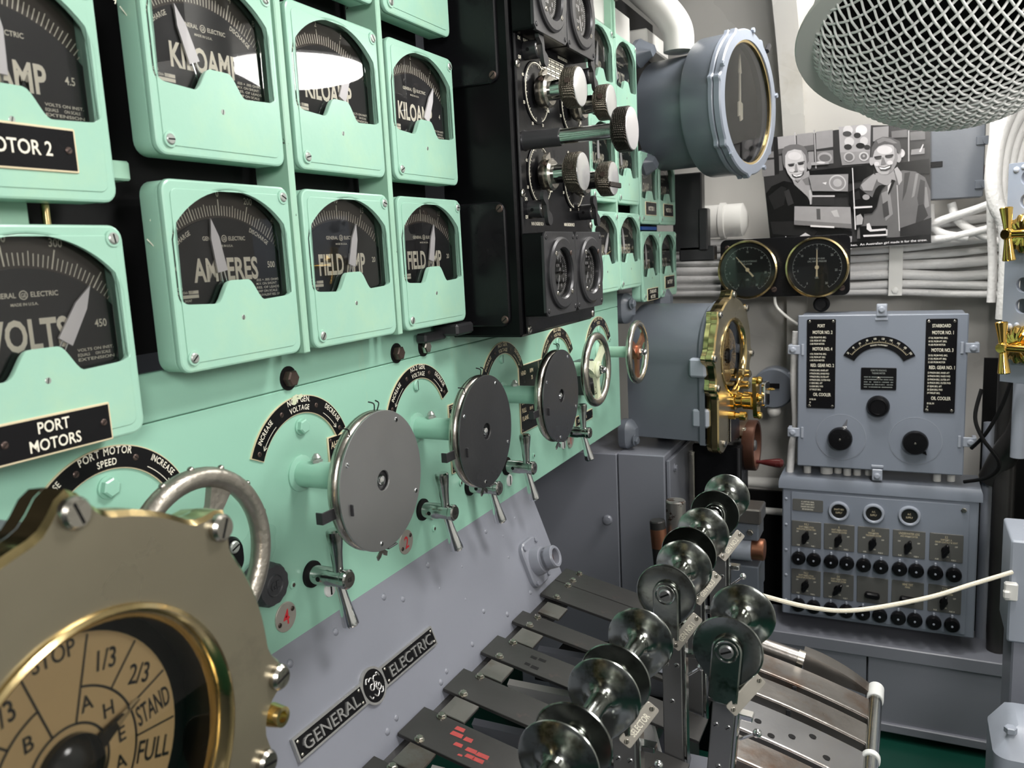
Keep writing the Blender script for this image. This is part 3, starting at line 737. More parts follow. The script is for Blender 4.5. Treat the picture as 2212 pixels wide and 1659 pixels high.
# black plates on the panel
def panel_plate(y, z, wd, h, rows, lab, div=None):
    t = thing('instruction_plate', lab, 'nameplate', T(XP, y, z) @ P_WALL)
    g = G('gold_line'); g.slab(wd, h, .002, [(0, 0), (.002, 0), (.0026, .0005)], 2); g.use('black_plate'); g.box(0, 0, .0024, wd - .0035, h - .0035, .0008)
    g.use('gold_line')
    if div: g.box(div, 0, .0028, .0008, h - .006, .0004)
    for (tx, x, yy, hh) in rows: g.text(tx, x, yy, hh, .0031, al='l', sx=.75)
    g.build('plate', t)
    for a in (-1, 1):
        for b in (-1, 1):
            g = G('screw_brown'); screw(g, a * (wd / 2 - .006), b * (h / 2 - .006), .0026, .0028, 35, 'screw_brown'); g.build('screw', t)
panel_plate(.984, 1.266, .115, .072, (('AHEAD', -.052, .018, .010), ('CHARGE', -.03, -.006, .010), ('RG', -.012, -.022, .010)), 'black plate lettered AHEAD behind the largest covered handwheel')
panel_plate(1.296, 1.2575, .045, .054, (('FROM', -.019, .018, .0055), ('MOTOR', -.019, .006, .0055), ('LEVER', -.019, -.006, .0055)), 'small black plate behind the middle covered handwheel, upper one')
panel_plate(1.296, 1.1805, .045, .052, (('SLOW', -.019, .008, .0065), ('FOR', -.019, -.012, .0065)), 'small black plate behind the middle covered handwheel, lower one')
panel_plate(1.672, 1.2375, .185, .148, (('HEAD', -.082, .052, .009), ('RPM', -.035, .052, .009), ('75', -.03, .036, .009), ('STAND', -.085, -.012, .010), ('65-80-95', -.042, -.012, .007), ('FULL', -.085, -.030, .010), ('80-95', -.045, -.030, .007), ('FLANK', -.085, -.048, .010), ('86-97', -.042, -.048, .007), ('BACK', .02, .052, .009)), 'large black speed table plate behind the smallest covered handwheel', .012)
panel_plate(1.965, 1.122, .125, .026, (('CIRCUIT NO. 408', -.05, -.004, .008),), 'narrow black plate below the cream handwheel')
g = G('black_metal'); g.slab(.07, .085, .01, [(0, 0), (.035, 0), (.04, .006)], 5); g.M = T(.01, -.03, .04); g.lathe([(.018, 0), (.018, .012), (.012, .016)], 24)
solo(g, 'switch_box', 'black switch box on the panel behind the cream handwheel', 'switch', T(XP, 1.925, 1.235) @ P_WALL)

# ------------------------------------------------------------------ black console with knobs
YC0, YC1, XC = 1.300, 1.662, .095
t = thing('black_console', 'tall black console between the two banks of green meters', 'console')
g = G('black'); g.box((XC - .046) / 2, (YC0 + YC1) / 2, 1.825, XC + .046, YC1 - YC0, .84, .004); g.build('body', t)
g = G('black_plate'); g.box(XC + .003, (YC0 + YC1) / 2 + .004, 1.825, .007, YC1 - YC0 - .016, .832, .0025)
g.use('cream'); g.M = T(XC + .0072, 0, 0) @ P_WALL
for (y, z, s1, h) in ((1.345, 1.598, 'MAIN ENGINE NO.4', .0062), (1.50, 1.598, 'MAIN ENGINE NO.3', .0062), (1.345, 1.906, 'MAIN ENGINE NO.2', .0055), (1.50, 1.906, 'MAIN ENGINE NO.1', .0055)): g.text(s1, y, z, h, 0, al='l', sx=.7)
for (y, z) in ((1.327, 1.640), (1.327, 1.905)): g.text('ON', y, z, .006, 0, sx=.8); g.text('OFF', y, z - .031, .006, 0, sx=.8)
g.build('front_plate', t)
for z0, z1 in ((1.425, 1.640), (1.835, 2.20)):
    g = G('black_plate'); g.M = T(.0, YC0, (z0 + z1) / 2) @ P_FAR
    g.slab(.14, z1 - z0, .016, [(-.001, 0), (.004, 0), (.006, .002)], 5, cx=.005); sv = g.build('side_cover', t)
    for q in (z0 + .012, z1 - .012):
        g = G('black_metal'); g.M = T(.066, YC0 - .006, q) @ P_FAR; screw(g, 0, 0, 0, .007, 40, 'screw_brown'); g.build('screw', sv)
for y, z in ((1.318, 1.417), (1.645, 1.417), (1.317, 1.652), (1.318, 1.865), (1.652, 1.70), (1.65, 1.60)):
    g = G('screw_brown'); g.M = T(XC + .006, y, z) @ P_WALL; screw(g, 0, 0, 0, .0075, 25, 'nickel'); g.build('screw', t)
g = G('black_metal'); g.box(-.02, 1.262, 1.425, .05, .06, .02, .004); g.box(-.035, 1.21, 1.417, .02, .07, .016, .003); g.build('bracket', t)
Mf = T(XC + .0072, 0, 0) @ P_WALL
g = G('cream'); g.M = Mf; cx, cz = 1.475, 1.878
for k in range(6):
    z = cz - .020 + k * .008; g.flat([(cx - .055, z), (cx + .055, z), (cx + .055, z + .0012), (cx - .055, z + .0012)], 0)
for k in range(5):
    for j in range(5):
        x0 = cx - .053 + j * .0215; g.flat([(x0, cz - .0172 + k * .008), (x0 + .0185, cz - .0172 + k * .008), (x0 + .0185, cz - .0135 + k * .008), (x0, cz - .0135 + k * .008)], 0)
g.build('chart_plate', t, 'small pale printed chart')

def gov_dial(y, z, lab, a_open=275):
    t = thing('dial_ring', lab, 'dial', T(XC + .0068, y, z) @ P_WALL)
    g = G('black_plate'); g.lathe([(.0535, 0), (.0535, .0016), (.052, .0022)], 48); g.build('plate', t)
    g = G('gold_line'); g.use('cream'); g.arcband(.0492, .0508, a_open + 14, a_open + 346, .0024, .0034, 60)
    for k in range(46):
        a = math.radians(a_open + 16 + k * 328.0 / 45); r0 = .0435 if k % 5 == 0 else .0462
        g.line(r0 * math.cos(a), r0 * math.sin(a), .0493 * math.cos(a), .0493 * math.sin(a), .0009, .0030)
    g.use('cream')
    for k in range(8):
        a = a_open + 20 - k * 320.0 / 7; g.text(str(250 + 50 * k), .0585 * math.cos(math.radians(a)), .0585 * math.sin(math.radians(a)) - .002, .0052, .0008, sx=.7)
    g.build('scale', t)
def knob(y, z, lab, kr=.036, kl=.026, x0=.055, mat='knurl'):
    t = thing('governor_control', lab, 'knob', T(XC + .009, y, z) @ P_WALL)
    g = G('nickel'); g.lathe([(.026, .006), (.028, .010), (.028, .024), (.024, .028)], 36)
    g.use('nickel'); g.prism([(-.010, .012), (-.010, .030), (.010, .040), (.014, .026), (.012, .012)], .008, .016)
    g.use('screw_brown'); g.M = T(-.022, .017, .018) @ aim((-.8, .6, 0)); g.lathe([(.004, 0), (.004, .002)], 10); g.M = Matrix(); g.build('collar', t)
    g = G('chrome'); g.lathe([(.017, .024), (.017, x0), (.014, x0 + .004)], 32); g.build('shaft', t)
    g = G(mat); g.lathe([(.014, x0 - .006), (kr * .72, x0 - .004), (kr * .97, x0 + .002), (kr, x0 + .005), (kr, x0 + kl - .003), (kr * .96, x0 + kl)], 56)
    g.use('screw_brown'); g.M = T(-.030, .006, x0 + kl * .6) @ aim((-1, .2, 0)); g.lathe([(.005, 0), (.005, kr - .0288)], 12); g.M = Matrix(); g.build('grip', t, 'knurled dark grip')
    g = G('knob_face'); g.lathe([(kr * .95, x0 + kl - .001), (kr * .93, x0 + kl + .0012), (kr * .86, x0 + kl + .0018)], 56); g.build('face', t, 'bright polished face')
    return t

KP = ((1.390, 1.828), (1.556, 1.826), (1.390, 1.686), (1.556, 1.684))
for (y, z), lab, kl in zip(KP, ('upper left', 'upper right', 'lower left', 'lower right'), ('upper knob nearer the camera', 'upper knob farther from the camera', 'lower knob nearer the camera', 'lower knob farther from the camera')):
    gov_dial(y, z, 'ivory graduated dial ring on the black console, ' + lab + ' of four')
    k = knob(y, z, 'knurled governor knob with polished face on the black console, ' + lab + ' of four', .0345 if 'left' in lab else .033)
    if lab == 'lower right':
        g = G('knurl_dark'); g.box(.004, -.012, .082, .066, .010, .006, .001); g.build('strap', k, 'dark strap across the face')
t = thing('governor_plunger', 'long-shafted knob with pale disc face standing out of the black console', 'knob', T(XC + .006, 1.335, 1.741) @ P_WALL)
g = G('black_metal'); g.lathe([(.018, 0), (.016, .004), (.0155, .066), (.0145, .068)], 28); g.build('sleeve', t, 'black sleeve')
g = G('chrome'); g.lathe([(.0125, .06), (.0125, .163)], 28); g.build('shaft', t)
g = G('knurl_dark'); g.lathe([(.0145, .158), (.024, .161), (.0335, .166), (.036, .170), (.036, .188), (.034, .191)], 56); g.build('grip', t, 'dark grip')
g = G('ivory_metal'); g.lathe([(.0345, .190), (.0330, .1925), (.02, .1938), (.004, .194)], 56); g.build('face', t, 'pale face')

def toggle(y, z, lab, rot=0):
    t = thing('wing_switch', lab, 'switch', T(XC + .0065, y, z) @ P_WALL @ RZ(rot))
    g = G('black_metal'); g.lathe([(.0155, 0), (.0155, .024), (.014, .0255)], 32); g.use('nickel'); g.lathe([(.013, .0256), (.0128, .0260)], 24)
    g.use('black_matte'); g.M = T(-.0155, .001, .010) @ RY(-90); g.lathe([(.003, -.001), (.003, .0008)], 10); g.M = Matrix(); g.build('body', t)
    g = G('black_metal'); g.M = T(0, 0, .030)
    o = [(-.004, .006)] + circ(.011, 10, -.004, .021, 200, -20) + [(.006, .006), (.006, -.004)] + circ(.011, 10, .008, -.019, 60, -160) + [(-.004, -.006)]
    g.prism(o, -.004, .003); g.build('wing', t)
toggle(1.355, 1.892, 'black wing switch above the upper left dial ring on the console', 10)
toggle(1.345, 1.625, 'black wing switch below the lower left dial ring on the console', 8)
toggle(1.597, 1.626, 'black wing switch below the lower right dial ring on the console', 8)
toggle(1.610, 1.890, 'black wing switch behind the upper right knurled knob', 8)

def sq_dial(y, z, lab, needle):
    t = thing('tachometer', lab, 'gauge', T(XC + .006, y, z) @ P_WALL)
    S_, D_ = .146, .040
    g = G('black'); g.slab(S_ - .002, S_ - .002, .004, [(0, 0), (D_ - .003, 0)], 3, True, False); g.build('case', t)
    g = G('black_metal')
    o = [(-S_/2, -S_/2 + .008), (-S_/2 + .008, -S_/2), (S_/2 - .008, -S_/2), (S_/2, -S_/2 + .008), (S_/2, S_/2 - .008), (S_/2 - .008, S_/2), (-S_/2 + .008, S_/2), (-S_/2, S_/2 - .008)]
    g.plate(o, [circ(.044, 40)], D_ - .006, D_, .0008)
    g.ringlathe([(.0435, D_ - .004), (.0435, D_ + .003), (.046, D_ + .0065), (.060, D_ + .0065), (.064, D_ + .004), (.0645, D_ - .001)], 56)
    bz = g.build('bezel', t)
    g = G('black_matte'); g.lathe([(.0405, .006), (.0405, .0061)], 32); g.use('ivory'); zt = D_ - .006
    g.use('black_matte'); g.lathe([(.0445, zt - .0004), (.0445, zt - .0003)], 32); g.use('ivory')
    for k in range(56):
        a = math.radians(-30 - k * 300 / 55.0 - 120); r0 = .033 if k % 5 == 0 else .0355
        g.line(r0 * math.cos(a), r0 * math.sin(a), .040 * math.cos(a), .040 * math.sin(a), .0009, zt)
    for k in range(10): a = math.radians(-150 - k * 30); g.text(str(k), .0265 * math.cos(a), .0265 * math.sin(a) - .0035, .0075, zt)
    g.text('R.P.M.', 0, .011, .0055, zt); g.text('X100', 0, -.015, .0055, zt)
    g.build('dial', t)
    g = G('ivory'); g.M = T(0, 0, zt + .002) @ RZ(needle); g.prism([(-.0015, -.010), (.0015, -.010), (.0007, .031), (-.0007, .031)], 0, .001); g.use('nickel'); g.lathe([(.005, -.001), (.004, .003)], 16); g.build('needle', t)
    g = G('glass'); g.M = T(0, 0, D_ - .001); g.flat(circ(.0437, 40), 0); g.build('glass', t)
    for a, r in ((45, .049), (135, .049), (225, .049), (315, .049)):
        g = G('nickel'); screw(g, r * math.cos(math.radians(a)), r * math.sin(math.radians(a)), D_ + .006, .0048, a, 'screw_brown' if a == 45 else 'nickel'); g.build('screw', bz)
    for a in (-1, 1):
        for b in (-1, 1):
            g = G('nickel'); screw(g, a * .0635, b * .0635, D_, .0042, 50 * a, 'black_metal'); g.build('screw', bz)
sq_dial(1.3800, 1.5120, 'square black engine tachometer below the console knobs, left of the pair', 160)
sq_dial(1.5280, 1.5120, 'square black engine tachometer below the console knobs, right of the pair', 150)
sq_dial(1.3780, 1.9850, 'square black engine tachometer at the top of the console, left of the pair', 30)
sq_dial(1.5265, 1.9850, 'square black engine tachometer at the top of the console, right of the pair', 200)
# ------------------------------------------------------------------ sloping apron with the maker's plate
NA = Vector((.215, 0, .08)).normalized()
A0 = Vector((-.05, 0, 1.040)); AD = Vector((.08, 0, -.215)).normalized()      # down the slope
def M_apron(y, z):
    p = A0 + AD * ((1.040 - z) / -AD.z)
    X = Vector((0, 1, 0)); Y = -AD; Z = NA
    M = Matrix((X, Y, Z)).transposed().to_4x4(); M.translation = Vector((p.x, y, p.z)); return M
t = thing('apron', 'sloping grey sheet metal apron below the green control panel', 'panel')
g = G('grey')
sec = [(-.0502, 1.0415), (-.040, 1.013), (-.020, .960), (.002, .900), (.020, .852), (.0275, .833), (.0285, .822), (.020, .814), (-.02, .80), (-.06, .85), (-.06, 1.03)]
YA0, YA1 = .47, 1.605
n = len(sec)
g.add([(x, YA0, z) for x, z in sec] + [(x, YA1, z) for x, z in sec], [(i, (i + 1) % n, n + (i + 1) % n, n + i) for i in range(n)] + [tuple(range(n)), tuple(range(2 * n - 1, n - 1, -1))])
g.build('sheet', t)
for (y, z, r) in ((.953, .864, .0058), (.925, .858, .0062), (1.081, .856, .006), (1.105, .863, .0055), (1.27, .897, .0055), (1.34, .862, .006), (1.20, .866, .0055), (1.45, .862, .0055), (1.50, .875, .004),
        (1.067, 1.000, .0060), (1.256, .985, .0035), (1.025, 1.020, .0065), (1.162, 1.022, .0065), (1.375, 1.012, .0055), (.90, 1.018, .0065), (.80, 1.018, .0065), (1.23, .935, .0035), (1.43, .985, .0035), (1.42, .945, .004), (1.50, 1.0, .0035), (1.17, .978, .0035)):
    g = G('grey'); g.M = M_apron(y, z); rivet(g, 0, 0, -.0015, r); g.build('rivet', t)
# round fitting on the apron's far end
t = thing('flanged_fitting', 'grey bolted pipe fitting with open round mouth on the apron', 'fitting', M_apron(1.500, .906))
g = G('grey'); g.slab(.078, .098, .022, [(-.002, 0), (.008, 0), (.011, .003)], 6); g.lathe([(.031, .008), (.0295, .022), (.027, .030), (.0235, .031), (.0235, .042)], 36); g.ringlathe([(.0155, .035), (.0155, .058), (.017, .060), (.0215, .060), (.0235, .057), (.0235, .035)], 36); g.build('body', t)
g = G('bronze_brown'); g.lathe([(.0158, .044), (.0158, .0445)], 24); g.build('bore', t, 'rusty brown bore')
for a in (-1, 1):
    for b in (-1, 1): g = G('grey'); hexbolt(g, a * .028, b * .038, .010, .0058, .005); g.build('bolt', t)
# maker's plate
GP = thing('makers_plate', 'black and silver plate with raised lettering GENERAL ELECTRIC on the sloping apron', 'nameplate', M_apron(.928, .9245))
g = G('silver_letter')
L2, hh, R0 = .175, .0160, .0275
xa = math.sqrt(R0 ** 2 - hh ** 2); aa = math.degrees(math.asin(hh / R0))
out = [(-L2, -hh), (-xa, -hh)] + circ(R0, 16, 0, 0, 180 + aa, 360 - aa)[1:-1] + [(xa, -hh), (L2, -hh), (L2, hh), (xa, hh)] + circ(R0, 16, 0, 0, aa, 180 - aa)[1:-1] + [(-xa, hh), (-L2, hh)]
g.prism(out, -.001, .0055)
g.use('black_plate')
for s_ in (-1, 1):
    x0, x1 = s_ * (R0 + .0005), s_ * (L2 - .003); g.flat([(min(x0, x1), -hh + .003), (max(x0, x1), -hh + .003), (max(x0, x1), hh - .003), (min(x0, x1), hh - .003)], .0057)
g.flat(circ(R0 - .0035, 40), .0057)
g.use('silver_letter'); g.text('GENERAL', -.1005, -.0085, .017, .0057, wd=.121, ext=.0022, bold=0.0); g.text('ELECTRIC', .1025, -.0085, .017, .0057, wd=.121, ext=.0022, bold=0.0)
# script monogram
for pts in (((-.010, .010), (-.003, .013), (.002, .006), (-.004, -.004), (-.010, -.002), (-.007, .004), (.001, .001), (.006, -.010), (-.001, -.016), (-.006, -.011)),
            ((.012, .011), (.004, .012), (.001, .005), (.007, .002), (.002, -.003), (.006, -.010), (.013, -.007), (.011, -.001), (.007, -.004)),
            ((-.016, .009), (-.013, .015), (-.008, .014)), ((.016, -.009), (.013, -.015), (.008, -.015)), ((.017, .008), (.014, .014), (.010, .0135)), ((-.017, -.008), (-.014, -.014), (-.010, -.0135))):
    g.tube(crom([(x, y, .0062) for x, y in pts], 6), .0012, 6)
g.build('plate', GP)
for x in (-L2 + .007, -R0 - .006, R0 + .006, L2 - .007):
    for y in (-.009, .009):
        if abs(x) < .1: y *= 1.05
        g = G('nickel'); g.M = T(x, y, .0055); rivet(g, 0, 0, 0, .0028); g.build('rivet', GP)

# ------------------------------------------------------------------ lever guide grating
GS = -.22
def gz(x): return .8426 + GS * (x - .06)
SL = (( .205, .265), (.335, .400), (.468, .531), (.60, .664), (.7345, .797), (.868, .890), (.9385, 1.0160), (1.0745, 1.1455), (1.2085, 1.2770), (1.3400, 1.3900), (1.4770, 1.5530))
MG = lambda x, y, dz=0: T(x, y, gz(x) + dz) @ RY(-math.degrees(math.atan(GS)))
names = ('nearest the camera, mostly out of view', 'second from the bottom picture edge', 'third from the bottom picture edge', 'fourth from the bottom edge', 'fifth from the bottom edge')
for k, (y0, y1) in enumerate(SL):
    y0_, y1_ = (y0, y1) if k != 5 else (.800, .878)
    if k == 4: y0_, y1_ = .668, .745
    if k < 4: y0_, y1_ = y0 + .0, y1
    lab = {4: 'dark guide strip near the camera, hidden behind the telegraph', 5: 'dark guide strip left of the strip with red stencil marks', 6: 'dark guide strip with faded red stencil marks', 7: 'plain dark guide strip next above the red-marked one',
           8: 'dark guide strip with faint black stencil marks', 9: 'dark guide strip right below the twin end strips', 10: 'broad dark guide strip at the far end of the grating'}.get(k, 'dark guide strip below the picture edge, position %s' % ('one two three four'.split()[min(k, 3)]))
    if k < 4: continue
    t = thing('guide_strip', lab, 'strip', MG(.06, (y0_ + y1_) / 2))
    wd = y1_ - y0_
    g = G('steel_dark'); g.box(.165, 0, -.003, .40, wd, .006, .0008); g.build('plate', t)
    for q in (y0_ + .006, y1_ - .006):
        g = G('nickel'); g.M = T(.0, q - (y0_ + y1_) / 2, 0); hexbolt(g, 0, 0, 0, .0062, .0062, .0078); g.build('bolt', t, 'bright hexagon bolt')
    if k == 6:
        g = G('red_dull'); rnd = random.Random(3)
        for (x0, yy, w_, h_) in ((.030, .006, .020, .0105), (.030, .020, .016, .010), (.053, .006, .014, .0105), (.066, -.012, .018, .010), (.072, -.024, .015, .009), (.084, -.012, .02, .010), (.084, -.024, .018, .0095), (.062, -.028, .008, .005), (.046, -.012, .014, .009)):
            g.flat([(x0, yy), (x0 + w_, yy + .001), (x0 + w_ - .001, yy + h_), (x0 + .001, yy + h_ - .001)], .0003)
        g.build('stencil', t, 'faded red stencil marks')
    if k == 8:
        g = G('black_matte')
        for (x0, yy, w_, h_) in ((.045, .006, .012, .008), (.06, .008, .014, .008), (.045, -.02, .010, .008), (.058, -.022, .014, .009)): g.flat([(x0, yy), (x0 + w_, yy), (x0 + w_, yy + h_), (x0, yy + h_)], .0003)
        g.build('stencil', t)
t = thing('guide_strip', 'narrow dark guide strip against the far end of the grating', 'strip', MG(.06, 1.5895))
g = G('steel_dark'); g.box(.165, 0, -.003, .40, .068, .006, .0008); g.build('plate', t)
for q in (-.014, .026): g = G('nickel'); g.M = T(0, q, 0); hexbolt(g, 0, 0, 0, .0062, .0062, .0078); g.build('bolt', t)
# worn steel segments on the operator's side (each arcs down to the front rail)
segs = [(1.555, 1.600, 'brown rounded steel bar along the far edge of the grating', 'round'), (1.480, 1.550, 'bright worn guide segment, farthest on the operator side', 'flat'), (1.396, 1.462, 'rust-edged guide segment, second from the far end', 'flat'),
        (1.275, 1.372, 'broad grey guide segment with dark holes', 'holes'), (1.195, 1.262, 'bare steel guide segment above the lower black slot', 'flat'), (1.075, 1.150, 'bare steel guide segment at the bottom picture edge', 'flat'), (.94, 1.015, 'bare steel guide segment below the picture edge', 'flat')]
for y0, y1, lab, kind in segs:
    t = thing('guide_segment', lab, 'strip')
    wd = y1 - y0; yc = (y0 + y1) / 2
    if kind == 'round':
        g = G('steel_worn'); g.tube([(.455, yc, gz(.455) + .004), (.525, yc, gz(.525) + .004)], .017, 16); g.use('nickel'); g.tube([(.524, yc, gz(.524) + .004), (.536, yc, gz(.536) + .004)], .0195, 16); g.build('bar', t)
        g = G('steel_worn'); xs = [.535 + .118 * i / 8 for i in range(9)]
        top = [(x, gz(x) + .020 - .030 * ((x - .535) / .118) ** 2) for x in xs]; bot = [(x, gz(x) - .018) for x in reversed(xs)]
        pl = top + bot; n = len(pl); g.add([(x, yc - .004, z) for x, z in pl] + [(x, yc + .03, z) for x, z in pl], [tuple(range(n)), tuple(range(2 * n - 1, n - 1, -1))] + [(i, (i + 1) % n, n + (i + 1) % n, n + i) for i in range(n)]); g.build('plate', t)
        continue
    xs = [.455 + .20 * i / 10 for i in range(11)]
    cv = lambda x: -.016 * max(0, (x - .455) / .20) ** 2
    top = [(x, gz(x) + cv(x) + .004) for x in xs]; bot = [(x, gz(x) + cv(x) - .022) for x in reversed(xs)]
    pl = top + bot; n = len(pl)
    g = G('steel_worn' if kind != 'holes' else 'steel'); g.add([(x, y0, z) for x, z in pl] + [(x, y1, z) for x, z in pl], [tuple(range(n)), tuple(range(2 * n - 1, n - 1, -1))] + [(i, (i + 1) % n, n + (i + 1) % n, n + i) for i in range(n)])
    g.build('bar', t, ang=20)
    g = G('steel_worn'); xs2 = xs; 
    g.tube([(x, y0 + .004, gz(x) + cv(x) + .005) for x in xs2], .0022, 6); g.build('edge', t)
    if kind == 'holes':
        for (x, y) in ((.49, 1.32), (.545, 1.318), (.60, 1.305), (.515, 1.295), (.575, 1.345)):
            g = G('black_matte'); g.M = MG(x, y, cv(x) + .0045); g.lathe([(.006, 0), (.006, .0004)], 14); g.build('hole', t)
    if kind == 'flat' and y0 > 1.3:
        g = G('black_metal'); g.box(.53, y0 + .001, gz(.53) + cv(.53) - .006, .008, .006, .016, .001); g.build('clip', t)
t = thing('guard_rail', 'chrome rail along the operator side of the lever grating', 'rail')
g = G('chrome'); g.cyl((.664, .62, gz(.664) - .016), (.664, 1.60, gz(.664) - .016), .0125, n=24, ch=.002); g.build('tube', t)
for y0, y1 in ((1.560, 1.606), (1.362, 1.374)):
    g = G('tape'); g.cyl((.664, y0, gz(.664) - .016), (.664, y1, gz(.664) - .016), .0150, n=20, ch=.001); g.build('tape_wrap', t, 'pale grey tape wrapping')
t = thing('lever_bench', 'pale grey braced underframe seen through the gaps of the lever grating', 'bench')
g = G('steel_dark'); g.box(.045, .93, .820, .05, 1.39, .022, .002); g.build('beam', t)
g = G('steel_dark')
for x in (.30, .55): g.box(x, .95, gz(x) - .10, .035, 1.35, .03, .002)
g.build('cross_beams', t)
for k, y in enumerate((.91, 1.046, 1.177, 1.308, 1.434)):
    g = G('steel_worn'); g.M = T(.06, y, gz(.06) - .004) @ RY(-math.degrees(math.atan(GS)) ); g.box(.012, 0, 0, .045, .050, .006, .001); g.build('bracket', t)
g = G('grey'); g.box(.30, .90, .48, .62, 1.36, .02); g.build('lower_plate', t)
for k in range(9):
    y = .35 + .135 * k
    g = G('white' if k % 2 else 'grey'); g.M = T(.20, y, .66) @ RX(28); g.box(0, 0, 0, .26, .012, .30); g.build('brace', t)
    g = G('black_matte'); g.M = T(.16, y + .05, .68) @ RX(-30) @ RY(12); g.box(0, 0, 0, .03, .02, .26); g.build('link', t)
g = G('black_matte'); g.box(.22, 1.475, .715, .34, .19, .006); g.build('slot_shade_sheet', t)  # black sheet standing in for the deep shade under the far slots
g = G('grey_dark'); g.box(.66, .9, .26, .02, 1.36, .68); g.build('front_plate', t)

# ------------------------------------------------------------------ chrome manoeuvring levers
def spool(t, y, x, z, R_=.0445, L_=.100, bossdir=0.0):
    pass
def lever(y, x, z, lab, plate=None, L_=.100, lean=0.0, R_=.0445):
    t = thing('control_lever', lab, 'lever', T(x, y, z) @ RY(lean))
    hl = L_ / 2
    g = G('chrome'); g.M = RX(-90)
    g.lathe([(.0125, -hl + .002), (.0125, -hl + .012), (.0118, 0), (.0125, hl - .012), (.0125, hl - .002)], 28, False, False); g.build('grip', t)
    for s_ in (-1, 1):
        g = G('spool_chrome'); g.M = RX(-90) if s_ > 0 else RX(90)
        # dished guard disc: thin, flaring towards the outside
        prof = [(.0122, hl - .017), (.0142, hl - .0105), (.0185, hl - .0070), (.026, hl - .0048), (R_ - .004, hl - .0022), (R_ - .0006, hl - .0004), (R_, hl + .0010), (R_ - .0012, hl + .0020), (R_ - .004, hl + .0012), (.020, hl + .0002), (.001, hl + .0002)]
        rings = []
        for r, zz in prof:
            ring = []
            for k in range(56):
                a = 2 * pi * k / 56
                cx_, cy_ = r * math.cos(a), r * math.sin(a)
                # skirt drawn down towards the stem
                if r > .03:
                    wd_ = max(0.0, 1 - abs(cx_) / (.034)) 
                    if (cy_ > 0) == (s_ > 0) and abs(cy_) > .01:
                        cy_ += (1 if cy_ > 0 else -1) * .016 * wd_ ** 1.4
                ring.append((cx_, cy_, zz))
            rings.append(ring)
        g.layers(rings, False, True); g.build('guard_disc', t)
    # boss plate on the near face, with slotted screw
    ys = -hl
    g = G('spool_chrome'); g.M = T(0, ys - .001, 0) @ P_FAR
    o = circ(.019, 18, 0, 0, 0, 180) + [(-.0185, -.066), (-.010, -.073), (.012, -.073), (.0185, -.068)]
    g.layers([[(px, py, 0) for px, py in o], [(px, py, .0045) for px, py in o], [(px * .90, py * .97, .0065) for px, py in o]]); bs = g.build('boss', t)
    g = G('chrome'); g.M = T(0, ys - .0065, 0) @ P_FAR; g.ringlathe([(.0125, 0), (.0125, .0012), (.0142, .0018), (.0158, 0)], 32); screw(g, 0, 0, 0, .0095, 28, 'steel'); g.build('screw', bs)
    # stem blades
    g = G('steel'); zb = gz(x) - z - .02
    g.box(-.004, -.012, (-.060 + zb) / 2, .030, .008, -zb - .060, .0012); g.box(-.004, .014, (-.055 + zb) / 2, .030, .008, -zb - .055, .0012)
    g.use('chrome'); g.box(.0135, -.002, (-.06 + zb) / 2, .005, .018, -zb - .06, .001); st = g.build('stem', t)
    for zz, xx in ((-.13, -.012), (-.13, .004), (-.19, -.004)):
        if zz > zb + .02: g = G('steel_dark'); g.M = T(xx, -.016, zz) @ P_FAR; screw(g, 0, 0, 0, .0042, 40, 'steel'); g.build('stem_screw', st)
    g = G('chrome_bright'); g.M = T(.0, 0, 0); g.cyl((.020, -.010, -.145), (.040, -.020, -.125), .0022, n=8); g.sphere((.042, -.021, -.123), .006, 14, 8); g.box(.022, 0, -.115, .022, .016, .008, .001); g.build('latch', st)
    # number plate held on the operator side of the stem
    if plate is not None:
        g = G('chrome'); g.M = T(.016, ys + .008, -.058) @ RY(0); g.box(.006, .010, 0, .014, .018, .03, .003); g.build('plate_bracket', t)
        g = G('steel_tag'); Mp = T(.026, ys + .006, -.058) @ P_FAR @ RX(-12) @ RY(34) @ RZ(52); g.M = Mp
        g.slab(.058, .019, .003, [(0, 0), (.0015, 0), (.002, .0005)], 3)
        g.use('cream')
        if plate: g.text(plate, .0005, -.0045, .009, .0024, wd=.031)
        lp = g.build('label_plate', t, 'small embossed metal label')
        for q in (-1, 1): g = G('nickel'); g.M = Mp; screw(g, q * .0245, 0, .002, .0034, 40, 'nickel'); g.build('plate_screw', lp)
    return t
lever(1.450, .4055, 1.084, 'chrome spool-handled lever farthest from the camera', 'GEN NO.2', .105, 0, .0425)
lever(1.298, .3950, 1.064, 'chrome lever second from the far end, its spool half hidden, labelled GEN NO.3', 'GEN NO.3', .100)
lever(1.163, .3945, 1.052, 'chrome lever with big slotted screw and GEN NO.1 label, third from the far end', 'GEN NO.1', .104)
lever(1.036, .5065, 1.045, 'chrome lever pulled out towards the operator, ahead of the row', '', .104, 5)
lever(.928, .3940, 1.040, 'chrome lever with SELECTOR label and bare spool, third nearest of the row', 'SELECTOR', .104)
lever(.782, .3950, 1.043, 'second nearest chrome lever of the row', None, .098)
lever(.642, .3950, 1.045, 'nearest chrome lever, cut off by the bottom picture edge', None, .100)
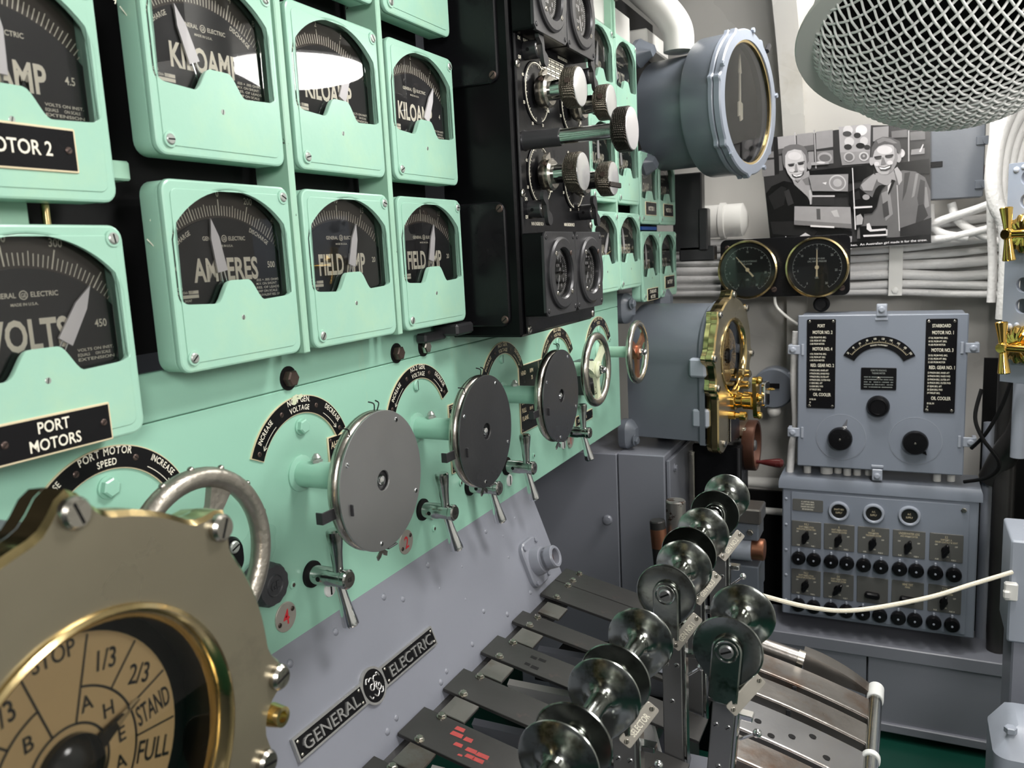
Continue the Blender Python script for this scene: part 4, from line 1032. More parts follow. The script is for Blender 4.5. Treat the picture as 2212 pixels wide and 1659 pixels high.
# ------------------------------------------------------------------ engine telegraphs
def tele_outline(grow=0.0, lugs=True, n=144, ew=.137):
    out = []
    for k in range(n):
        a = 360.0 * k / n; ar = math.radians(a)
        r = .162 + grow
        if math.sin(ar) < -.05:
            ext = min((.268 + grow) / max(1e-6, -math.sin(ar)), (ew + grow) / max(1e-6, abs(math.cos(ar))))
            r = max(r, ext)
        if lugs:
            for q in (351, 45, 90, 135, 180, 212, 250, 290, 328):
                d = abs((a - q + 180) % 360 - 180); r += .0205 * math.exp(-(d / 5.2) ** 2) if d < 20 else 0
        out.append((r * math.cos(ar), r * math.sin(ar) + .013))
    return out
def telegraph(y, lab, far, ZT=1.2195, yaw=0.0):
    t = thing('engine_telegraph', lab, 'telegraph', T(.242, y, ZT) @ RZ(yaw) @ T(-.292, 0, 0) @ P_WALL)
    FZ = .292
    g = G('grey_drum')
    o0 = tele_outline(-.018, False, ew=.160); o1 = tele_outline(-.012, False, ew=.160); o2 = tele_outline(.004, True)
    z_s = .012
    g.layers([[(a, b, z_s) for a, b in o0], [(a, b, FZ - .060) for a, b in o0], [(a, b, FZ - .052) for a, b in o1], [(a, b, FZ - .036) for a, b in o1]], True, False)
    if far:
        for (a, b) in ((-.155, .155), (-.155, -.225), (.13, .155), (.13, -.225)):
            g.M = T(a, b, 0); g.slab(.075, .090, .03, [(.0, 0), (.022, 0), (.030, .006), (.045, .026)], 6); g.M = Matrix()
    g.build('housing', t)
    if far:
        for (a, b) in ((-.170, .170), (-.170, -.240)): g = G('grey_drum'); hexbolt(g, a, b, .044, .012, .012, .017); g.build('mounting_bolt', t)
        for (a, b, c) in ((-.148, -.015, .04), (-.13, -.165, .04)): g = G('grey_plain'); g.box(a + .0, b, FZ - .052, .035, .055, .05, .006); g.build('hinge_block', t)
    g = G('brass'); g.layers([[(a, b, FZ - .036) for a, b in tele_outline(-.002)], [(a, b, FZ - .022) for a, b in tele_outline(.0)]], False, False); g.build('back_flange', t)
    g = G('brass_face'); g.use('brass'); oo = tele_outline(0.0); oi = tele_outline(-.004)
    N = len(oo)
    hole = [(.113 * math.cos(2 * pi * k / N), .113 * math.sin(2 * pi * k / N)) for k in range(N)]
    g.layers([[(a, b, FZ - .021) for a, b in oo], [(a, b, FZ - .004) for a, b in oo], [(a, b, FZ) for a, b in oi]], False, False)
    g.use('brass_face'); g.layers([[(a, b, FZ) for a, b in oi], [(a, b, FZ) for a, b in hole]], False, False)
    bz = g.build('bezel', t)
    g = G('brass'); g.ringlathe([(.114, FZ - .001), (.113, FZ + .003), (.110, FZ + .0045), (.107, FZ + .002), (.1025, FZ - .006), (.1025, FZ - .012), (.114, FZ - .012)], 72); g.build('glass_ring', t, 'polished brass ring')
    zd0 = FZ - (.0235 if far else .0375); g = G('black_metal'); g.ringlathe([(.1035, FZ - .010), (.1035, zd0), (.108, zd0), (.108, FZ - .010)], 64); g.build('well', t, 'black recess wall')
    g = G('tele_dial'); zd = FZ - (.022 if far else .036); g.use('black_matte'); g.lathe([(.1045, zd - .0008), (.1045, zd - .0004)], 64); g.use('tele_dial'); DS = .875 if far else .95; g.M = Matrix.Diagonal((DS, DS, 1, 1)); g.lathe([(.095, zd), (.095, zd + .0005)], 64)
    g.use('steel_dark'); zt = zd + .0009
    g.ringlathe([(.031, zt), (.0328, zt), (.0328, zt + .0002), (.031, zt + .0002)], 48)
    g.arcband(.056, .0578, 90 - 163, 90 - 17, zt, None, 40); g.arcband(.056, .0578, 90 + 17, 90 + 163, zt, None, 40)
    for q in (17, 45, 71, 97, 123, 163):
        for sg in (-1, 1):
            a = math.radians(90 - sg * q); r0 = .0325 if q in (17, 163) else .057
            g.line(r0 * math.cos(a), r0 * math.sin(a), .0935 * math.cos(a), .0935 * math.sin(a), .0016, zt)
    P_ = lambda th, r: (r * math.cos(math.radians(90 - th)), r * math.sin(math.radians(90 - th)))
    x, yy = P_(0, .080); g.text('STOP', x, yy, .0125, zt, sx=.8)
    x, yy = P_(180, .083); g.text('STOP', x, yy, .0125, zt, sx=.8, ang=180)
    for sg in (1, -1):
        for th, tx in ((31, '1/3'), (58, '2/3')): x, yy = P_(sg * th, .075); g.text(tx, x - .0, yy - .007, .0150, zt, sx=.75, ang=-sg * th * .35)
        for th, tx in (((84, 'STAND'), (110, 'FULL'), (141, 'FLANK')) if sg > 0 else ((84, 'FULL'), (110, 'EMERG'))):
            x, yy = P_(sg * th, .0755); a = 90 - th if sg > 0 else th - 90
            g.text(tx, x + .008 * math.sin(math.radians(a)), yy - .008 * math.cos(math.radians(a)), .0165, zt, wd=.032, ang=a)
        for k, ch in enumerate('AHEAD' if sg > 0 else 'BACK'):
            th = (26, 54, 88, 115, 140)[k] if sg > 0 else -(36 + 27 * k); x, yy = P_(th, .0445); g.text(ch, x, yy - .005, .0115, zt, sx=.9)
    g.build('dial', t)
    g = G('lens_black'); g.M = T(0, 0, zd) @ Matrix.Diagonal((DS, DS, .45, 1)); g.lathe([(.026, .001), (.026, .012), (.022, .020), (.012, .026), (.003, .027)], 36)
    g.M = T(0, 0, zd + .005) @ Matrix.Diagonal((DS, DS, .45, 1)) @ RZ(-68); g.prism([(-.008, 0), (.008, 0), (.0045, .030), (.0018, .048), (-.0018, .048), (-.0045, .030)], -.003, .004)
    g.use('chrome_bright'); g.prism([(-.0024, .040), (.0024, .040), (.0003, .063), (-.0003, .063)], -.002, .0045); g.build('pointer', t)
    g = G('glass'); g.flat(circ(.105, 48), FZ - .007); g.build('glass', t)
    for q in (351, 45, 90, 135, 180, 212, 250, 290, 328):
        ar = math.radians(q); rr = .168
        if q in (212, 328): rr = .166
        if q in (250, 290): rr = .275
        if q == 0 and False: continue
        g = G('nickel'); g.M = T(rr * math.cos(ar), rr * math.sin(ar) + .013, FZ - .001); g.lathe([(.0105, 0), (.0105, .005), (.0085, .0075)], 18); g.use('black_matte'); g.M = g.M @ RZ(q + 20); g.box(0, 0, .0076, .015, .0018, .0006); g.build('bolt', bz, 'silver slotted bolt')
    if not far:
        g = G('brass'); g.M = T(.1615, -.046, FZ - .006); g.ringlathe([(.005, 0), (.005, .012), (.0085, .012), (.010, 0)], 20); g.build('stud', t)
    return t
telegraph(.3195, 'big brass-rimmed engine telegraph filling the lower left corner', False, ZT=1.226, yaw=2.5)
FT = telegraph(2.462, 'brass-faced engine telegraph on a grey drum at the far end', True, yaw=-8)
g = G('gold'); g.M = T(-.010, -.130, .292)
g.lathe([(.030, 0), (.030, .010), (.024, .014), (.022, .030), (.026, .034), (.026, .060), (.019, .064)], 28); g.build('crank_hub', FT, 'polished gold-coloured hub')
g = G('gold'); g.M = T(-.010, -.120, .355) @ RZ(6)
g.prism(rrect(.034, .125, .016, 5), 0, .012)
for q in (-.052, .0, .052): g.M = T(-.010, -.120 + q, .368); g.lathe([(.012, 0), (.012, .004), (.008, .010)], 16)
g.build('crank_arm', FT, 'polished gold-coloured crank arm')
g = G('chrome_bright'); g.M = T(.03, -.115, .372); g.slab(.05, .075, .012, [(0, 0), (.008, 0), (.010, .002)], 4); g.build('crank_plate', FT)
g = G('gold'); g.M = T(.02, -.098, .395) @ RX(90); g.torus(.010, .0022, 24, 8); g.build('lanyard_ring', FT)
g = G('gold'); g.M = T(-.045, -.170, .292); g.lathe([(.012, 0), (.012, .018), (.008, .02), (.008, .030), (.013, .033), (.013, .048), (.010, .051)], 20); g.build('push_knob', FT, 'small gold-coloured knob')
g = G('black_plate'); g.M = T(-.005, -.215, .2925); g.slab(.085, .075, .004, [(0, 0), (.003, 0)], 3); g.use('cream'); g.box(-.040, 0, .0032, .0018, .07, .0004); g.build('name_plate', FT, 'black plate with pale edge')
g = G('brass'); g.M = T(.055, -.060, .292); g.lathe([(.016, 0), (.016, .012), (.011, .016), (.011, .030)], 20); g.M = T(.055, -.095, .292); g.lathe([(.012, 0), (.012, .028), (.009, .03)], 18); g.build('bell_screws', FT)

# ------------------------------------------------------------------ grey round shaft indicator
t = thing('shaft_indicator', 'large grey cylindrical indicator with pale upright pointer', 'indicator', T(.280, 2.53, 1.945) @ RZ(-13) @ T(-.286, 0, 0) @ P_WALL)
g = G('grey_dark'); g.lathe([(.162, 0), (.162, .160), (.168, .162)], 64)
for (a, b, q) in ((-.14, .165, 40), (-.14, -.15, -40)):
    g.M = T(a, b, 0) @ RZ(q); g.slab(.08, .07, .028, [(0, 0), (.014, 0), (.018, .004), (.055, .024)], 6)
g.M = Matrix(); g.build('drum', t)
g = G('grey_dark'); g.lathe([(.168, .160), (.196, .163), (.198, .168), (.198, .252)], 72, True, False); g.build('collar', t)
def lugring(grow, k=7): 
    out = []
    for i in range(300):
        a = 2 * pi * i / 300; r = grow
        for q in range(k):
            d = abs((math.degrees(a) - (q * 360 / k + 12) + 180) % 360 - 180); r += .009 * math.exp(-(d / 2.6) ** 2)
        out.append((r * math.cos(a), r * math.sin(a)))
    return out
for z0, z1, nm in ((.250, .264, 'rear_flange'), (.267, .286, 'front_flange')):
    g = G('grey_box'); o = lugring(.202); oi = lugring(.198)
    N = len(o); hole = [(.172 * math.cos(2 * pi * k / N), .172 * math.sin(2 * pi * k / N)) for k in range(N)]
    g.layers([[(a, b, z0) for a, b in o], [(a, b, z1 - .004) for a, b in o], [(a, b, z1) for a, b in oi], [(a, b, z1) for a, b in hole], [(a, b, z0 + .004) for a, b in hole]], False, False); g.build(nm, t)
g = G('black_matte'); g.lathe([(.174, .236), (.174, .237)], 48); g.build('dial', t)
g = G('brass'); g.ringlathe([(.172, .282), (.166, .280), (.166, .270), (.172, .268)], 64); g.build('glass_ring', t, 'thin brass ring')
g = G('gold_line'); g.M = T(0, 0, .254); g.use('cream'); g.prism([(-.004, -.03), (-.014, -.034), (-.014, .006), (-.006, .010), (-.004, .085), (-.009, .090), (.0, .14), (.009, .088), (.003, .085), (.004, .008), (.016, .004), (.016, -.040), (.002, -.046)], 0, .004); g.build('pointer', t, 'pale cream pointer')
g = G('glass'); g.flat(circ(.167, 56), .276); g.build('glass', t)
for q in range(5):
    a = math.radians(q * 72 + 12); g = G('grey_box'); g.M = T(.203 * math.cos(a), .203 * math.sin(a), .284); hexbolt(g, 0, 0, 0, .008, .008); g.build('bolt', t)
g = G('black_metal'); g.M = T(.150, .150, .268) @ aim((.7, .7, 0)); g.lathe([(.008, .03), (.008, .055), (.006, .06)], 8); g.build('side_bolt', t, 'black bolt')
g = G('white'); x0, y0, z0 = .083, 2.50, 2.105
g.tube(crom([(x0, y0, z0 + .003), (x0, y0, z0 + .05), (x0 - .012, y0, z0 + .085), (x0 - .05, y0 + .01, z0 + .135), (x0 - .13, y0 + .02, z0 + .215), (x0 - .3, y0 + .04, z0 + .39)], 8), .044, 24, rr=None)
solo(g, 'conduit_elbow', 'thick white pipe elbow dropping onto the grey round indicator', 'pipe')

# ------------------------------------------------------------------ things between the grating and the far wall
t = thing('end_cabinet', 'grey sheet metal cabinet below the grey telegraph drum', 'cabinet')
g = G('grey'); g.box(-.245, 2.46, .423, .35, .36, 1.046, .003); g.build('left_panel', t)
g = G('grey'); g.box(.004, 2.46, .4245, .142, .36, 1.049, .003); g.build('right_panel', t)
g = G('grey'); g.box(.083, 2.455, .418, .011, .33, 1.03, .002); g.build('end_plate', t)
g = G('grey'); g.M = T(-.098, 2.28, .745) @ P_FAR; g.lathe([(.008, 0), (.008, .012), (.0145, .014), (.0155, .020), (.012, .026), (.004, .028)], 18); g.build('knob', t)
for z in (.90, .60): g = G('grey'); g.M = T(.089, 2.34, z) @ P_WALL; hexbolt(g, 0, 0, 0, .009, .008, .012); g.build('bolt', t)
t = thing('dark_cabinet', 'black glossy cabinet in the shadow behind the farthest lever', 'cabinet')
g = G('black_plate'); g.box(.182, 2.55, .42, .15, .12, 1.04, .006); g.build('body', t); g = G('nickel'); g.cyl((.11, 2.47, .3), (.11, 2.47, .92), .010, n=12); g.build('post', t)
g = G('white'); g.tube([(.168, 2.665, -.1), (.168, 2.665, .965)], .022, 16); solo(g, 'stand_pipe', 'white upright pipe behind the farthest lever', 'pipe')
g = G('black_metal'); g.cyl((.262, 2.415, .50), (.262, 2.415, .951), .0045, n=10); solo(g, 'push_rod', 'thin black rod hanging below the far telegraph', 'rod')
t = thing('crank_wheel', 'brown-rimmed crank wheel with dark red handle under the far telegraph', 'wheel', T(.250, 2.60, .918) @ P_WALL)
g = G('bronze_brown'); g.ringlathe([(.078, 0), (.080, .004), (.080, .034), (.077, .038), (.070, .036), (.070, .002)], 48); g.build('rim', t)
g = G('steel'); g.lathe([(.071, .012), (.071, .018)], 40); g.lathe([(.018, -.02), (.018, .030), (.014, .034)], 24); g.build('disc', t)
g = G('white'); g.lathe([(.03, -.06), (.03, -.02)], 24); g.build('shaft', t)
g = G('bronze_red'); g.M = T(-.005, -.052, .034); g.lathe([(.006, 0), (.006, .014), (.009, .028), (.0145, .062), (.0150, .074), (.010, .082), (.003, .084)], 20); g.build('crank_handle', t, 'dark red wooden handle')
t = thing('steel_cylinder', 'scuffed bare steel cylinder standing left of the lever row', 'cylinder', T(.205, 1.90, 0))
g = G('steel_rust'); g.lathe([(.024, .56), (.024, .938), (.022, .941)], 32); g.build('barrel', t); g = G('steel_dark'); g.box(-.01, -.015, .23, .10, .11, .66, .004); g.build('foot', t)
t = thing('brown_cylinder', 'tilted brown cylinder leaning beside the scuffed steel cylinder', 'cylinder', T(.192, 1.865, .561) @ RY(-4))
g = G('steel_dark'); g.lathe([(.019, 0), (.019, .335), (.017, .338)], 28); g.use('copper'); g.lathe([(.0195, .27), (.0195, .318)], 28, False, False); g.build('barrel', t)
t = thing('valve_block', 'grey and brown machine block with copper pipe stub right of the far levers', 'valve')
g = G('steel_worn'); g.box(.325, 2.22, .823, .075, .09, .042, .004); g.build('top_block', t)
g = G('grey_dark'); g.box(.320, 2.225, .777, .072, .09, .046, .004); g.build('upper_body', t)
g = G('nickel'); g.M = T(.335, 2.179, .780) @ P_FAR; hexbolt(g, 0, 0, 0, .009, .010); g.build('bolt', t)
g = G('grey_plain'); g.cyl((.27, 2.21, .722), (.335, 2.21, .722), .034, n=28); g.build('pipe', t)
g = G('copper'); g.cyl((.334, 2.21, .722), (.368, 2.21, .722), .030, n=28, ch=.003); g.build('pipe_stub', t)
for z0, z1, x1 in ((.60, .68, .355), (.50, .595, .352), (.2, .495, .35)):
    g = G('grey_dark'); g.box((.275 + x1) / 2, 2.24, (z0 + z1) / 2, x1 - .275, .11, z1 - z0, .003); g.build('lower_body', t)
g = G('grey_dark'); g.box(.31, 2.25, .05, .09, .12, .30, .003); g.build('pedestal', t)
# ------------------------------------------------------------------ far wall: thermometer box, switch box, cabinets
def at_far(x, z, y): return T(x, y, z) @ P_FAR
t = thing('thermometer_box', 'grey selector box with two black knobs and lists PORT and STARBOARD', 'box')
g = G('grey_box'); g.box(.6265, 2.893, 1.062, .478, .16, .486, .005); g.box(.6265, 2.806, 1.058, .486, .012, .500, .003); g.build('body', t)
def clasp(x, z, rot):
    g = G('grey_plain'); g.M = at_far(x, z, 2.800) @ RZ(rot)
    g.box(0, .010, .004, .030, .034, .008, .002); g.box(0, .024, -.012, .030, .012, .038, .002); g.box(0, -.016, .002, .036, .008, .005, .001); g.M = g.M @ T(0, .014, .006); g.lathe([(.010, 0), (.010, .006), (.006, .009)], 14); g.build('clasp', t)
clasp(.6313, 1.310, 0); clasp(.3835, 1.197, 90); clasp(.3835, .922, 90); clasp(.870, 1.205, -90); clasp(.872, .916, -90); clasp(.628, .806, 180)
YB = 2.7995
def list_plate(x, z, wd, h, head, groups, lab):
    g = G('black_plate'); g.M = at_far(x, z, YB); g.slab(wd, h, .004, [(0, 0), (.003, 0), (.004, .001)], 3)
    g.use('cream'); g.text(head, 0, h / 2 - .026, .010, .0045, sx=.62)
    yy = h / 2 - .047; sd = 1
    for ttl, rows in groups:
        g.text(ttl, .004, yy, .0105, .0045, sx=.62); yy -= .014
        for r in rows: g.text(r, -.034, yy, .0055, .0045, sx=.62, al='l'); yy -= .0105
        yy -= .008
    lpo = g.build('list_plate', t, lab)
    for a in (-1, 1):
        for b in (-1, 1): g = G('nickel'); g.M = at_far(x, z, YB); screw(g, a * (wd / 2 - .008), b * (h / 2 - .008), .004, .0042, 30, 'nickel'); g.build('screw', lpo)
gear = ('PINION BRG. INNER AFT', 'PINION BRG. INNER FWD', 'PINION BRG. OUTER AFT', 'PINION BRG. OUTER FWD', 'GEAR BRG. AFT', 'GEAR BRG. FWD', 'THRUST BRG.')
mot = ('OIL FROM FWD. BRG.', 'OIL FROM AFT. BRG.', 'AIR FROM MOTOR')
def num(rows, k): return tuple('%d %s' % (k + i, r) for i, r in enumerate(rows))
list_plate(.4555, 1.1505, .087, .290, 'PORT', (('MOTOR NO. 2', num(mot, 1)), ('MOTOR NO. 4', num(mot, 4)), ('RED. GEAR NO. 2', num(gear, 7)), ('OIL COOLER', ('14 OIL IN', '15', '16'))), 'black list plate headed PORT')
list_plate(.7975, 1.1485, .085, .290, 'STARBOARD', (('MOTOR NO. 1', num(mot, 17)), ('MOTOR NO. 3', num(mot, 20)), ('RED. GEAR NO. 1', num(gear, 23)), ('OIL COOLER', ('30 OIL IN', '31', '32'))), 'black list plate headed STARBOARD')
g = G('black_plate'); M0 = at_far(.6255, 1.125, YB); g.M = M0
g.arcband(.080, .1165, 28, 152, 0, .004, 40)
g.use('gold_line'); g.arcband(.0955, .0963, 36, 144, .0044, None, 40)
for k in range(41):
    a = math.radians(144 - 108 * k / 40.0); r1 = .1035 if k % 4 == 0 else .0995
    g.line(.0962 * math.cos(a), .0962 * math.sin(a), r1 * math.cos(a), r1 * math.sin(a), .0009, .0044)
g.use('cream')
for k in range(10):
    a = 144 - 108 * k / 9.0; g.text(str(20 + 20 * k), .108 * math.cos(math.radians(a)), .108 * math.sin(math.radians(a)) - .003, .0062, .0044, sx=.7, ang=a - 90)
g.arctext('DEGREES FAHRENHEIT', 0, 0, .0865, 90, .0045, .0044, .7)
g.build('temperature_scale', t, 'black arched scale in degrees')
g = G('black_plate'); g.M = at_far(.6260, 1.106, YB); g.slab(.102, .070, .003, [(0, 0), (.003, 0), (.0035, .0008)], 3); g.use('screw_grey')
for k, s1 in enumerate(('REMOTE READING', 'THERMOMETER')): g.text(s1, 0, .024 - k * .009, .0055, .004, sx=.7)
for k in range(5): g.fuzz(-.042, .042, .004 - k * .008, .003, .004, 30 + k)
g.use('nickel'); g.lathe([(.006, .0036), (.005, .0046)], 18); g.build('data_plate', t, 'small black data plate')
g = G('black_plate'); g.M = at_far(.6266, 1.0185, YB); g.lathe([(.034, 0), (.034, .012), (.030, .020), (.0235, .021), (.022, .018), (.014, .018)], 40); g.build('push_button', t, 'round black button')
for x, z, tilt, ptr in ((.5175, .9120, 18, True), (.7345, .9110, -140, False)):
    g = G('grey_plain'); g.M = at_far(x, z, YB); g.ringlathe([(.0745, 0), (.0745, .0012), (.0755, .0012), (.0755, 0)], 64); g.use('grey_box'); g.lathe([(.074, .0003), (.074, .0008)], 64); g.build('knob_scale', t)
    g = G('black_plate'); g.M = at_far(x, z, YB); g.lathe([(.030, 0), (.032, .006), (.0365, .014), (.0375, .030), (.034, .038), (.006, .0395)], 40)
    if not ptr: g.M = at_far(x, z, YB) @ RZ(tilt); g.prism([(-.008, .034), (.008, .034), (.0, .052)], .012, .020); 
    g.use('nickel'); g.M = at_far(x, z, YB); g.lathe([(.004, .0394), (.003, .041)], 12); sk = g.build('selector_knob', t, 'black round knob')
    if ptr: g = G('chrome_bright'); g.M = at_far(x, z, YB) @ RZ(-tilt); g.prism([(-.0075, .034), (.0075, .034), (.001, .064), (-.001, .064)], .004, .008); g.build('knob_pointer', sk, 'silver pointer')

t = thing('switch_box', 'grey fuse and switch box with rows of black knobs under the selector box', 'box')
YS = 2.800
g = G('grey_box'); g.box(.626, 2.87, .507, .580, .135, .455, .004); g.build('body', t)
g = G('grey_box'); g.add([(.325, 2.795, .728), (.925, 2.795, .728), (.925, 2.795, .752), (.325, 2.795, .752), (.325, 2.96, .752), (.925, 2.96, .752), (.925, 2.96, .728), (.325, 2.96, .728), (.33, 2.80, .768), (.92, 2.80, .768), (.92, 2.96, .77), (.33, 2.96, .77)], [(0, 1, 2, 3), (3, 2, 9, 8), (8, 9, 10, 11), (0, 7, 6, 1), (7, 4, 5, 6), (4, 11, 10, 5), (0, 3, 8, 11, 4, 7), (1, 6, 5, 10, 9, 2)]); g.build('hood', t)
g = G('grey_box'); g.M = at_far(.628, .5035, YS + .0025); g.slab(.525, .425, .004, [(0, 0), (.004, 0), (.005, .001)], 3); g.build('door', t)
YF = YS - .003
for z in (.69, .60, .51, .42, .33): g = G('grey_plain'); g.M = at_far(.349, z, YS + .002); rivet(g, 0, 0, 0, .005); g.build('rivet', t)
g = G('nickel'); g.M = at_far(.875, .700, YF); hexbolt(g, 0, 0, 0, .008, .006); g.build('lock', t)
for x, z, s1 in ((.5155, .6640, ('SHAFT REV', 'SUPPLY')), (.6200, .6655, ('A.C.', 'SUPPLY')), (.7240, .6675, ('A.C.', 'SUPPLY'))):
    g = G('grey_plain'); g.M = at_far(x, z, YF); g.ringlathe([(.0235, 0), (.0235, .008), (.026, .011), (.030, .011), (.0325, .007), (.0330, 0)], 40); g.use('lens_black'); g.lathe([(.0238, .0005), (.0238, .004)], 32)
    g.use('gold_line'); g.text(s1[0], 0, .003, .0062, .0044, sx=.7); g.text(s1[1], 0, -.008, .0062, .0044, sx=.7); g.build('indicator_light', t, 'round lamp window with black disc')
def sw_plate(x, z, wd, h, rows, marks=True, sd=0):
    g = G('grey_plate'); g.M = at_far(x, z, YF); g.slab(wd, h, .003, [(0, 0), (.002, 0), (.003, .001)], 3); g.use('gold_line')
    for k, r in enumerate(rows): g.text(r, 0, h / 2 - .014 - k * .0082, .0058 if k else .0075, .0033, sx=.62)
    g.use('cream')
    if marks:
        g.text('OFF', -.028, .006, .0046, .0033, sx=.7); g.text('OFF', .028, .003, .0046, .0033, sx=.7); g.text('ON', 0, .022, .0046, .0033, sx=.7); g.text('ON', .004, -.031, .0046, .0033, sx=.7)
        g.text('FUSE', -.025, -h / 2 + .004, .0046, .0033, sx=.7); g.text('FUSE ' + str(sd), .022, -h / 2 + .004, .0046, .0033, sx=.7)
    g.build('switch_plate', t, 'dark engraved plate')
g = G('grey_plate'); g.M = at_far(.4185, .6745, YF); g.slab(.096, .040, .003, [(0, 0), (.003, 0)], 3); g.use('cream')
for k, s1 in enumerate(('I.C. SHAFT REV. PANEL', 'PORT COMPARTMENT', 'DANGER OPEN SUPPLY', 'BEFORE SERVICING')): g.text(s1, 0, .010 - k * .0085, .0048, .0033, sx=.6)
g.build('data_plate', t, 'grey printed plate')
PX = (.4145, .517, .6205, .7245, .830)
R1 = (('9 K.1', 'SHAFT REVOLUTION', 'INDICATOR SYSTEM STBD.'), ('K', 'SHAFT REVOLUTION', 'INDICATOR SYSTEM'), ('E.K', 'SPEED ORDER', 'TELEGRAPH SYSTEM'), ('UNDERWATER LOG', 'AND ANNUNCIATOR'), ('E.2', 'SHAFT REV. A.', 'ORDER CONTACT & LIGHT'))
R2 = (('9 K.2', 'SHAFT REVOLUTION', 'INDICATOR SYSTEM PORT'), ('E.K', 'SHAFT REVOLUTION', 'INDICATOR SYSTEM'), (), ('MINE TEST', 'PANEL'), ('T.2.M', 'MAIN SEA', 'TELEPHONE SYSTEM'))
for k, x in enumerate(PX):
    sw_plate(x, .5735, .0935, .0905, R1[k], True, k + 1); sw_plate(x, .4030, .0935, .0900, R2[k], k not in (2, 3), k + 6)
for k, x in enumerate(PX):
    for z, rot in ((.5655, -14), (.3945, -14)):
        if z < .5 and k in (2, 3):
            g = G('black_plate'); g.M = at_far(x, .388, YF - .003) @ RZ(-4); g.slab(.046, .020, .009, [(0, 0), (.012, 0), (.018, .004)], 5); g.build('pull_handle', t, 'black oval pull'); continue
        g = G('black_plate'); g.M = at_far(x - .002, z, YF - .003) @ RZ(-16 if not (z < .5 and k == 1) else -34)
        g.lathe([(.012, 0), (.012, .006)], 20); g.layers([[(a * .0085, b * .0235, .005) for a, b in circ(1, 24)], [(a * .0085, b * .0235, .016) for a, b in circ(1, 24)], [(a * .005, b * .020, .020) for a, b in circ(1, 24)]]); g.build('switch_knob', t, 'black pointer knob')
FXS = (.3912, .440, .4938, .5426, .5933, .6447, .6993, .7476, .8017, .8535)
for z in (.4905, .3235):
    for x in FXS:
        g = G('black_plate'); g.M = at_far(x, z, YF); g.lathe([(.0215, 0), (.0225, .008), (.0225, .018), (.019, .024), (.010, .025)], 32); g.use('grey_plain'); g.lathe([(.0035, .025), (.0028, .0268)], 12); g.box(.0, .0255, .004, .006, .010, .008, .001); g.build('fuse_holder', t, 'round black fuse cap')
t = thing('floor_cabinet', 'long grey floor cabinet under the fuse and switch box', 'cabinet')
g = G('grey'); g.box(.73, 2.90, .045, 1.10, .24, .20, .003); g.box(.73, 2.875, .205, 1.12, .22, .045, .003); g.box(.73, 2.87, -.055, 1.12, .22, .030, .003); g.build('body', t)
g = G('grey'); g.box(.395, 2.777, .068, .425, .008, .232, .002); g.build('door', t)
g = G('grey'); g.box(.808, 2.777, .068, .390, .008, .232, .002); g.build('door', t)
g = G('black_matte'); g.box(.610, 2.7785, .068, .003, .004, .23); g.box(.73, 2.93, -.085, 1.05, .2, .028); g.build('gap', t)

# ------------------------------------------------------------------ twin brass gauges on a black board
t = thing('gauge_board', 'black board carrying two round brass-rimmed pressure gauges', 'board', at_far(.322, 1.462, 2.935))
g = G('black_plate'); g.slab(.418, .198, .020, [(0, 0), (.012, 0), (.014, .002)], 5); g.build('board', t)
for (a, b) in ((-.185, .07), (-.03, -.075), (.185, -.075)): g = G('screw_brown'); screw(g, a, b, .013, .010, 20, 'screw_brown'); g.build('screw', t)
g = G('white'); g.tube(crom([(-.03, -.09, -.002), (-.02, -.14, -.004), (.05, -.20, -.01), (.12, -.23, -.02)], 6), .005, 8); g.build('tube', t); g = G('white'); g.tube([(.115, -.09, .006), (.115, -.15, .004)], .005, 8); g.build('tube', t)
for cx, lab, needle, s1, s2 in ((-.112, 'brass-rimmed round gauge on the black board, left of the pair', 40, 'PRESSURE IN HYDRAULIC', 'OIL SYSTEM'), (.110, 'brass-rimmed round gauge under the poster corner, right of the pair', 0, 'MOTOR AND GEAR', 'CIRC. WATER PRESSURE')):
    q = thing('pressure_gauge', lab, 'gauge', at_far(.322 + cx, 1.4575, 2.935 - .014))
    g = G('black_matte'); g.lathe([(.098, 0), (.098, .030)], 56); g.build('case', q)
    g = G('brass'); g.ringlathe([(.0985, .022), (.1000, .032), (.098, .040), (.093, .041), (.090, .036), (.090, .028)], 64); g.build('rim', q)
    g = G('lens_black'); g.lathe([(.090, .0301), (.090, .0306)], 56); g.use('screw_grey')
    g.arcband(.0755, .0762, -60, 240, .0310, None, 60)
    for k in range(31):
        a = math.radians(240 - k * 10); r0 = .068 if k % 5 == 0 else .072; g.line(r0 * math.cos(a), r0 * math.sin(a), .0762 * math.cos(a), .0762 * math.sin(a), .0012, .0310)
    for k in range(7): a = math.radians(240 - k * 50); g.text(str(k * 5), .060 * math.cos(a), .060 * math.sin(a) - .003, .007, .0310, sx=.8)
    g.text(s1, 0, .026, .0055, .0310, sx=.7); g.text(s2, 0, .017, .0055, .0310, sx=.7); g.text('LBS.', 0, -.036, .006, .0310)
    g.build('dial', q)
    g = G('gold_line'); g.M = T(0, 0, .033) @ RZ(needle); g.prism([(-.003, -.03), (.003, -.03), (.0022, .0), (.0012, .058), (-.0012, .058), (-.0022, 0)], 0, .0012); g.lathe([(.007, 0), (.006, .003)], 20); g.build('needle', q)
    g = G('glass'); g.flat(circ(.0905, 48), .0365); g.build('glass', q)
g = G('black_matte'); g.M = at_far(.445, 1.335, 2.93); g.lathe([(.022, -.02), (.026, .0), (.026, .02), (.020, .028), (.014, .024)], 24); solo(g, 'hose_fitting', 'small round black fitting below the right brass gauge', 'fitting')

